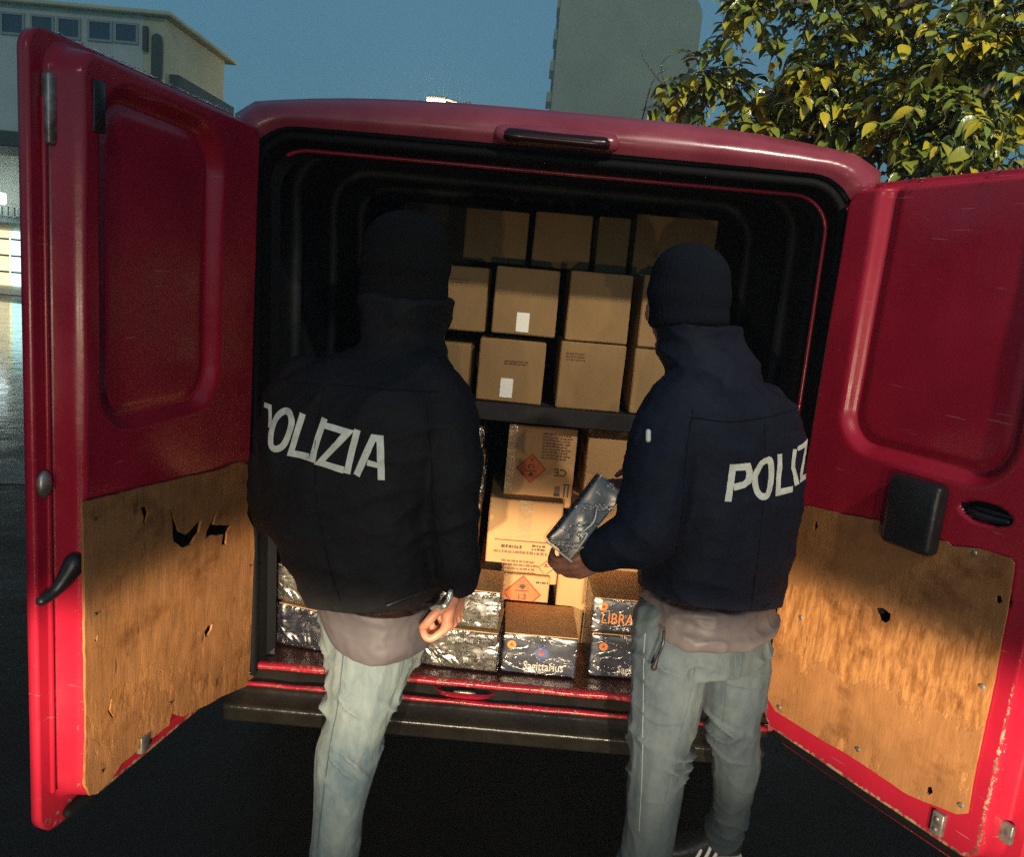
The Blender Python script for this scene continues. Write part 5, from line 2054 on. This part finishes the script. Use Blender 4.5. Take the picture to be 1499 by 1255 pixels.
tube(b, [V(-0.004, -Wh / 2, 0.003), V(-0.004, Wh / 2, 0.003)], [0.0022, 0.0022], seg=6, n=2)
o = obj('edge_glint', b, M['sticker'], hp, True)  # white line painted where the film's lower edge catches the light
o.data.transform(RM)

# ---- left-hand person: black jacket, back to the camera, one arm hanging
pl_ = empty('person', (-0.34, -0.48, 0.0), 'person in black POLIZIA jacket and pale faded jeans, bare fist beside the silver packs', 'person', 'police officers behind the van')
latL = (0.90, -0.44, 0)
latL2 = V(0.90, -0.44, 0).normalized()
depL = V(0.44, 0.90, 0).normalized()
fL = Vector((0.12, 0.95, -0.25))
hdL = P(594, 392, -0.36)
shl, ell_, wrl = P(425, 582, -0.38), P(393, 735, -0.33), P(430, 770, -0.02)
shr, elr, wrr = P(640, 572, -0.52), P(660, 730, -0.56), P(667, 852, -0.52)
hl, hr = P(532, 930, -0.34), P(550, 930, -0.47)
knr, anr = P(520, 1065, -0.52), V(-0.50, -0.56, 0.09)
anr = P(487, 1250, -0.54)
anr.z = 0.10
knl, anl = V(-0.41, -0.14, 0.74), V(-0.43, -0.10, 0.50)
b = bmesh.new()
ptL = head(b, hdL, fL, 1.05)
tube(b, [P(590, 520, -0.40), hdL + V(0, -0.02, -0.07)], [0.062, 0.058], n=3)
loft(b, [(P(580, 515, -0.42), latL2 * 0.09, depL * 0.07), (P(540, 575, -0.44), latL2 * 0.19, depL * 0.10), (P(522, 720, -0.45), latL2 * 0.16, depL * 0.11), (P(530, 830, -0.45), latL2 * 0.14, depL * 0.10), (P(545, 935, -0.42), latL2 * 0.12, depL * 0.10)])
tube(b, [shl, ell_, wrl], [0.055, 0.046, 0.03])
tube(b, [shr, elr, wrr], [0.055, 0.046, 0.030])
tube(b, [hr, knr, anr], [0.085, 0.056, 0.042])
tube(b, [hl, knl, anl], [0.085, 0.056, 0.042])
tube(b, [anr + V(0, -0.03, -0.03), anr + V(0.02, 0.14, -0.06)], [0.04, 0.034], n=2)
tube(b, [anl + V(0, -0.01, 0.0), anl + V(0.01, 0.10, 0.02)], [0.04, 0.034], n=2)
# right hand: loose fist, palm turned to the left, thumb in front
wrH = P(668, 862, -0.525)
hand(b, wrH, P(668, 905, -0.525) - wrH + V(-0.01, 0, 0), V(-0.35, -0.9, 0), V(-0.95, -0.1, 0.1), ((0.75, 1.6, 1.0), (0.85, 1.65, 1.0), (0.95, 1.65, 1.0), (1.0, 1.65, 1.0)), 1.08, thumb=0.55)
hand(b, wrl + V(0.0, 0.02, 0), V(0.25, 0.9, -0.2), V(0.9, -0.2, 0.3), V(0.1, 0.1, -1), (0.3, 0.4, 0.3), 1.0)
bodyL = organic('body', b, 0.0042, 3, M['skin'], pl_)
eyes(ptL, pl_, 1.05)
b = bmesh.new()
for dz, rr, rz in ((-0.04, 0.106, 0.07), (0.012, 0.111, 0.085), (0.055, 0.101, 0.08)):
    ball(b, hdL + V(0.0, -0.012, dz), (rr, rr, rz), 24)
tube(b, [hdL + V(0, -0.012, -0.06) + V(0.090 * math.cos(a), 0.090 * math.sin(a), 0.010 * math.sin(a)) for a in [k / 20 * 2 * math.pi for k in range(21)]], [0.020] * 21, seg=8, n=1)
organic('knitted_cap', b, 0.006, 10, M['knit_black'], pl_, lambda p, n: 0.005 * nz3(p, 10, 12, 8))
b = bmesh.new()
rg = [ring_px(597, 432, 70, -0.37, latL, 0.122), ring_px(595, 460, 63, -0.38, latL, 0.115), ring_px(592, 488, 56, -0.39, latL, 0.106), ring_px(588, 514, 66, -0.41, latL, 0.11), ring_px(560, 540, 108, -0.43, latL, 0.125), ring_px(533, 580, 150, -0.45, latL, 0.15), ring_px(521, 660, 146, -0.46, latL, 0.165), ring_px(518, 750, 138, -0.46, latL, 0.165),
      ring_px(530, 820, 124, -0.46, latL, 0.16), ring_px(548, 870, 104, -0.455, latL, 0.158), ring_px(556, 900, 93, -0.455, latL, 0.155), ring_px(560, 930, 88, -0.455, latL, 0.150)]
loft(b, rg)
tube(b, [P(610, 560, -0.48), P(645, 600, -0.525), P(660, 680, -0.55), P(660, 745, -0.56), P(668, 810, -0.545), P(671, 846, -0.53)], [0.085, 0.084, 0.076, 0.070, 0.060, 0.053], n=5)
tube(b, [P(450, 570, -0.40), P(418, 640, -0.37), P(400, 725, -0.33), P(412, 760, -0.18), wrl], [0.090, 0.080, 0.072, 0.062, 0.05], n=5)
tube(b, [P(592, 508, -0.40) + V(0.085 * math.cos(a), 0.085 * math.sin(a), 0.015 * math.sin(a)) for a in [k / 16 * 2 * math.pi for k in range(17)]], [0.026] * 17, seg=8, n=1)
jL = organic('jacket', b, 0.0065, 5, M['nylon_black'], pl_, fabric_folds(7.7, 0.8, 0.006, 0.008, 0.0025, 0.93), hem=(P(560, 893, -0.60), Vector((-0.16, 0.10, 1)).normalized()))
ZL = lambda x, y: (350 + x / 3.303, 560 + y / 3.303)
st = [([(132, 104), (165, 112), (172, 150), (176, 205)], 7.0, False),
      ([(262, 140), (276, 175), (264, 235), (240, 288), (207, 303), (186, 280), (188, 215), (206, 158), (236, 132)], 9.8, True),
      ([(324, 142), (275, 325), (362, 346)], 9.8, False),
      ([(425, 168), (397, 260), (374, 366)], 9.8, False),
      ([(410, 196), (540, 232), (408, 372), (522, 410)], 9.4, False),
      ([(584, 220), (560, 310), (536, 426)], 10.2, False),
      ([(582, 436), (660, 258), (694, 262), (700, 456)], 10.4, False),
      ([(632, 374), (700, 390)], 8.6, False)]
conform('lettering', [([ZL(*p) for p in a], wd, cl) for a, wd, cl in st], lambda x: -0.62 + 0.16 * max(0, (560 - x) / 170) ** 2, jL, M['polizia'], jL)
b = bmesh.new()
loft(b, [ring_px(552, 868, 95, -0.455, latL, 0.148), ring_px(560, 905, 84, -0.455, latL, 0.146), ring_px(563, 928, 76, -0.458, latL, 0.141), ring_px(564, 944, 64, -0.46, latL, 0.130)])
organic('lit_hem_band', b, 0.006, 3, M['mauve'], pl_, fabric_folds(3.7, 0.5, 0.003, 0.004, 0.0015))  # inner layer at the hem, with headlight wash put into its colour
seam('yoke_seam', jL, [P(420, 560, -0.5), P(480, 566, -0.6), P(560, 570, -0.6), P(640, 575, -0.6)], 0.0013, M['knit_black'])
seam('back_seam', jL, [P(470, 570, -0.6), P(462, 660, -0.6), P(470, 760, -0.6), P(500, 880, -0.6)], 0.0013, M['knit_black'])
seam('sleeve_seam', jL, [P(622, 600, -0.65), P(630, 680, -0.65), P(632, 760, -0.65), P(646, 845, -0.65)], 0.0013, M['knit_black'])
b = bmesh.new()
pk = [P(570, 880, -0.60), P(600, 876, -0.617), P(636, 872, -0.60)]
pk = [Vector((p.x, p.y, p.z)) for p in pk]
off = pl_.location
bvh = BVHTree.FromPolygons([v.co + off for v in jL.data.vertices], [tuple(p.vertices) for p in jL.data.polygons])
pp = []
for p in catmull(pk, 4):
    h_, n_, _, _ = bvh.ray_cast(Vector((p.x, -3, p.z)), Vector((0, 1, 0)))
    if h_:
        pp.append(h_ + n_ * 0.002)
tube(b, pp, [0.0045] * len(pp), seg=8, n=1, flat=0.5, side=(0, 1, 0))
q = obj('pocket_flap', b, M['black'], jL, True)
q.data.transform(Matrix.Translation(-pl_.location))
b = bmesh.new()
loft(b, [(P(548, 895, -0.44), latL2 * 0.135, depL * 0.12), (P(548, 940, -0.44), latL2 * 0.125, depL * 0.12), (P(546, 975, -0.44), latL2 * 0.105, depL * 0.11)])
tube(b, [P(550, 915, -0.47), P(538, 985, -0.50), knr + V(0, 0, 0.005), P(510, 1105, -0.52), P(494, 1200, -0.53), V(anr.x, anr.y, 0.09)], [0.106, 0.096, 0.071, 0.076, 0.062, 0.062], n=5)
tube(b, [hl, (hl + knl) / 2, knl, (knl + anl) / 2, anl + V(0, 0, -0.02)], [0.10, 0.09, 0.075, 0.068, 0.062], n=5)
jnL = organic('jeans', b, 0.0048, 5, M['denim_light'], pl_, knee_folds(0.60, 4.1, 0.020))
seam('side_seam', jnL, [P(588, 965, -0.6), P(582, 1000, -0.6), P(562, 1060, -0.6), P(552, 1120, -0.6), P(536, 1200, -0.6), P(522, 1250, -0.6)], 0.0018, M['denim_grey'])
seam('inner_seam', jnL, [P(498, 970, -0.6), P(493, 1030, -0.6), P(482, 1090, -0.6), P(470, 1180, -0.6), P(462, 1250, -0.6)], 0.0016, M['denim_grey'])
sneaker(V(anr.x - 0.01, anr.y - 0.06, 0), V(anr.x + 0.02, anr.y + 0.21, 0), pl_)
sh2 = sneaker(V(anl.x, anl.y - 0.02, 0.432), V(anl.x + 0.02, anl.y + 0.24, 0.480), pl_)

# crumpled foil wrapper held in the fist
fp = empty('foil_wrapper', tuple(P(648, 884, -0.58)), 'small crumpled silver wrapper gripped in the bare fist', 'wrapper')
b = bmesh.new()
o0_ = P(648, 884, -0.58)
tube(b, [P(632, 890, -0.585) - o0_, P(648, 889, -0.60) - o0_, P(655, 884, -0.60) - o0_], [0.004, 0.007, 0.006], seg=8, n=4)
tube(b, [P(660, 866, -0.60) - o0_, P(657, 876, -0.605) - o0_, P(653, 886, -0.60) - o0_], [0.005, 0.008, 0.006], seg=8, n=4)
for v in b.verts:
    v.co += noise.noise_vector(v.co * 90) * 0.004
obj('crumpled_foil', b, mat('bright_foil', (0.85, 0.83, 0.78), 0.22, metal=0.8, bump=0.6, bscale=80), fp)

# ------------------------------------------------------------------ the tree over the right of the van
tree = empty('tree', (1.75, 1.5, 0), 'leafy tree with wet green and yellowing leaves hanging over the right of the van', 'tree')
b = bmesh.new()
tube(b, [(1.75, 1.5, 0), (1.72, 1.45, 1.2), (1.78, 1.4, 2.3), (1.7, 1.3, 3.2), (1.75, 1.35, 4.0)], [0.12, 0.10, 0.085, 0.06, 0.03], seg=12, n=5)
rebase(obj('trunk', b, M['bark'], tree, True))
rnd = random.Random(21)
twigs = []          # (polyline)


def branch(pts, r0, r1, name='branch'):
    b = bmesh.new()
    V_ = [Vector(p) for p in pts]
    tube(b, V_, [r0 + (r1 - r0) * i / (len(V_) - 1) for i in range(len(V_))], seg=7, n=5)
    rebase(obj(name, b, M['bark'], tree, True))
    return catmull(V_, 8)


mains = [
    [(1.76, 1.4, 2.2), (1.45, 1.1, 2.42), P(1290, 120, 0.8), P(1180, 165, 0.7), P(1085, 150, 0.65), P(1030, 118, 0.62)],
    [(1.75, 1.38, 2.5), (1.5, 0.9, 2.65), P(1330, 40, 0.6), P(1240, 10, 0.5), P(1140, 0, 0.45), P(1105, -10, 0.42)],
    [(1.76, 1.4, 2.0), (1.5, 0.9, 2.15), P(1400, 190, 0.5), P(1290, 205, 0.55), P(1180, 190, 0.6), P(1100, 190, 0.65)],
    [(1.75, 1.38, 2.4), (1.7, 0.8, 2.5), P(1470, 110, 0.3), P(1420, 170, 0.2), P(1400, 235, 0.15)],
    [(1.74, 1.35, 2.8), (1.5, 0.7, 3.0), P(1400, -30, 0.4), P(1300, 20, 0.45), P(1220, 90, 0.5), P(1180, 140, 0.52)],
    [(1.74, 1.35, 2.7), (1.8, 0.8, 2.9), P(1500, 10, 0.3), P(1440, 60, 0.25), P(1370, 120, 0.3), P(1310, 190, 0.33)],
    [(1.76, 1.4, 2.3), (1.9, 1.0, 2.5), (2.2, 0.7, 2.7), (2.4, 0.4, 2.75)],
    [(1.74, 1.35, 3.0), (1.6, 1.2, 3.3), (1.3, 1.0, 3.5), (1.1, 0.9, 3.4)],
    [(1.74, 1.35, 3.2), (2.0, 1.5, 3.6), (2.3, 1.6, 3.7)],
]
paths = [branch(m, 0.018, 0.004) for m in mains]
bare = branch([P(1010, 168, 0.7), P(975, 130, 0.66), P(945, 90, 0.64), P(938, 72, 0.64)], 0.003, 0.0015, 'twig')
bare2 = branch([P(975, 130, 0.66), P(968, 95, 0.65), P(985, 78, 0.65)], 0.0025, 0.0012, 'twig')
bare3 = branch([P(940, 175, 0.66), P(955, 120, 0.65), P(975, 100, 0.65)], 0.0025, 0.0012, 'twig')


def leaf_mesh(name, L, W, bend, fold):
    vs, n = [], 6
    for i in range(n + 1):
        t = i / n
        w_ = W * math.sin(math.pi * min(1, t ** 0.8)) * (1 - 0.2 * t)
        z = -bend * L * t * t
        vs += [(-w_, L * t, z + fold * w_), (0, L * t, z), (w_, L * t, z + fold * w_)]
    fs = []
    for i in range(n):
        a = i * 3
        fs += [(a, a + 1, a + 4, a + 3), (a + 1, a + 2, a + 5, a + 4)]
    return vs, fs


LV = [leaf_mesh('leaf', 0.052, 0.014, 0.12, 0.5), leaf_mesh('leaf', 0.060, 0.017, 0.25, 0.35), leaf_mesh('leaf', 0.046, 0.012, 0.05, 0.7), leaf_mesh('leaf', 0.072, 0.022, 0.3, 0.3)]
mats_l = [M['leaf_green'], M['leaf_olive'], M['leaf_dark'], M['leaf_yellow']]
leaf_places = []     # (matrix, shape, material)


def leaflet(pos, d, up, sc_, mi):
    d = d.normalized()
    x = d.cross(up)
    if x.length < 1e-3:
        x = d.orthogonal()
    x.normalize()
    z = x.cross(d)
    mt = Matrix((x, d, z)).transposed().to_4x4()
    leaf_places.append((Matrix.Translation(pos) @ mt @ Matrix.Scale(sc_, 4), rnd.randrange(4), mi))


def frond(p0, d, n, yellow=0.2, sc_=1.0):
    """one pinnate leaf: a drooping rachis with pairs of leaflets"""
    pts = []
    p, dd = Vector(p0), d.normalized()
    for i in range(n + 1):
        pts.append(p.copy())
        p = p + dd * 0.023 * sc_
        dd = (dd + V(rnd.gauss(0, .06), rnd.gauss(0, .06), -0.10)).normalized()
    base_y = rnd.random() < yellow
    for i in range(1, n + 1):
        t = (pts[i] - pts[i - 1]).normalized()
        sd = t.cross(V(rnd.gauss(0, .3), rnd.gauss(0, .3), 1)).normalized()
        for s_ in ((-1, 1) if i < n else (0,)):
            dl = (sd * s_ + t * (0.35 if s_ else 1.0) + V(0, 0, -0.35 + rnd.gauss(0, .25))).normalized()
            r_ = rnd.random()
            mi = 3 if base_y and r_ < 0.75 else (1 if r_ < 0.34 else 2 if r_ < 0.58 else 0 if r_ < 0.93 else 3)
            leaflet(pts[i], dl, V(rnd.gauss(0, .4), rnd.gauss(-0.35, .4), 1), rnd.uniform(0.6, 1.15) * sc_, mi)
    twigs.append(pts)


for k, pth in enumerate(paths):
    nfr = (100, 95, 120, 80, 110, 120, 30, 30, 20)[k]
    for i in range(nfr):
        t = rnd.uniform(0.22, 1.0)
        j = min(len(pth) - 2, int(t * (len(pth) - 1)))
        p = pth[j]
        tang = (pth[j + 1] - pth[j]).normalized()
        spread = 0.11 * (1.15 - 0.8 * t)
        p = p + V(rnd.gauss(0, spread), rnd.gauss(0, spread * 1.2), rnd.gauss(0, spread * 0.8))
        d = (tang * 0.4 + V(rnd.gauss(0, .7), rnd.gauss(-0.15, .7), rnd.gauss(0.0, .55))).normalized()
        frond(p, d, rnd.randrange(4, 8), 0.14, rnd.uniform(0.75, 1.1))
# single sprigs that stand out against the sky and the tower
for (x, y, Y, dx, dy, n) in ((1024, 98, 0.6, 0.9, 0.1, 7), (1020, 102, 0.58, -0.5, -0.8, 8), (1012, 104, 0.6, -0.95, -0.45, 6), (1035, 112, 0.6, 0.1, -1, 7), (1050, 130, 0.6, -0.4, -0.8, 6), (942, 158, 0.64, 0.7, 0.2, 5), (1022, 100, 0.62, 0.8, -0.1, 6), (1018, 108, 0.62, -0.7, -0.6, 7), (1030, 110, 0.62, -0.25, -0.9, 6), (938, 160, 0.66, 0.9, 0.0, 5), (950, 180, 0.66, -0.8, 0.1, 4), (1115, 10, 0.44, -0.5, 0.2, 4),
                              (1395, 215, 0.12, 0.1, -1, 6), (1402, 200, 0.05, 0.1, -1, 7), (1385, 205, 0.02, -0.3, -1, 6), (1425, 195, 0.0, 0.2, -1, 6), (1470, 190, -0.05, 0.0, -1, 6), (1375, 190, 0.14, -0.4, -0.8, 5), (1440, 205, 0.1, 0.3, -0.8, 5), (1465, 60, 0.15, -1, -0.05, 7), (1340, 225, 0.2, -0.5, -0.6, 5), (1220, 120, 0.4, -0.3, -0.9, 6), (1150, 40, 0.42, -0.2, -0.9, 6), (1170, 75, 0.42, 0.3, -0.9, 7)):
    frond(P(x, y, Y), V(dx, -0.1, dy), n, 0.6 if y in (160, 60, 215) else 0.15, 1.0)
# the biggest-looking leaves become parts of their own, the rest one mass
shapes = {}


def shape(si, mi):
    if (si, mi) not in shapes:
        me = mesh('leaf', *LV[si])
        me.materials.append(mats_l[mi])
        me.polygons.foreach_set('use_smooth', [True] * len(me.polygons))
        shapes[(si, mi)] = me
    return shapes[(si, mi)]


def seen_size(mt):
    p = mt.translation - CAM_POS
    z = p.dot(C_F)
    x = 749.5 + FPX * p.dot(C_R) / z
    y = 627.5 - FPX * p.dot(C_U) / z
    inside = 0 < x < 1499 and 0 < y < 265
    return (0 if inside else 1, z)


leaf_places.sort(key=lambda q: seen_size(q[0]))
inv = tree.matrix_basis.inverted()
for mt, si, mi in leaf_places[:295]:
    o = link(bpy.data.objects.new('leaf', shape(si, mi)), tree)
    o.matrix_basis = inv @ mt
vs, fs, fm = [], [], []
for mt, si, mi in leaf_places[295:]:
    v_, f_ = LV[si]
    k = len(vs)
    vs += [inv @ (mt @ Vector(q)) for q in v_]
    fs += [tuple(k + i for i in f) for f in f_]
    fm += [mi] * len(f_)
me = mesh('foliage', vs, fs)
fo = obj('foliage', me, mats_l, tree, True)
me.polygons.foreach_set('material_index', fm)
fo['kind'] = 'stuff'
b = bmesh.new()
for pts in twigs:
    tube(b, [pts[0], pts[len(pts) // 2], pts[-1]], [0.0016, 0.0013, 0.0008], seg=4, n=1, caps=False)
q = rebase(obj('leaf_stalks', b, M['bark'], tree))
q['kind'] = 'stuff'
# raindrops hanging on leaf tips and twigs
b = bmesh.new()
for mt, si, mi in leaf_places[:2600]:
    if rnd.random() < 0.30:
        tip = mt @ Vector(LV[si][0][-2])
        r = rnd.uniform(0.0016, 0.0034)
        bmesh.ops.create_icosphere(b, subdivisions=2, radius=r, matrix=Matrix.Translation(tip + V(0, -0.001, -r * 0.8)) @ Matrix.Diagonal((1, 1, 1.2, 1)))
for pth in (bare, bare2, bare3):
    for p in pth:
        if rnd.random() < 0.7:
            bmesh.ops.create_icosphere(b, subdivisions=2, radius=rnd.uniform(0.0014, 0.0024), matrix=Matrix.Translation(p + V(0, -0.002, -0.002)))
q = rebase(obj('raindrops', b, M['drop'], tree, True))
q['kind'] = 'stuff'
print('leaves', len(leaf_places))

# ------------------------------------------------------------------ damp night air
b = bmesh.new()
box(b, (-156, -56, -1.0), (156, 256, 36.0))
hz = bpy.data.materials.new('damp_air')
hz.use_nodes = True
ht = hz.node_tree
ht.nodes.clear()
ho = ht.nodes.new('ShaderNodeOutputMaterial')
hv_ = ht.nodes.new('ShaderNodeVolumePrincipled')
hv_.inputs['Color'].default_value = (0.85, 0.92, 0.92, 1)
hv_.inputs['Density'].default_value = 0.0042
hv_.inputs['Anisotropy'].default_value = 0.0
ht.links.new(hv_.outputs[0], ho.inputs['Volume'])
tag(obj('haze', b, hz), kind='stuff')
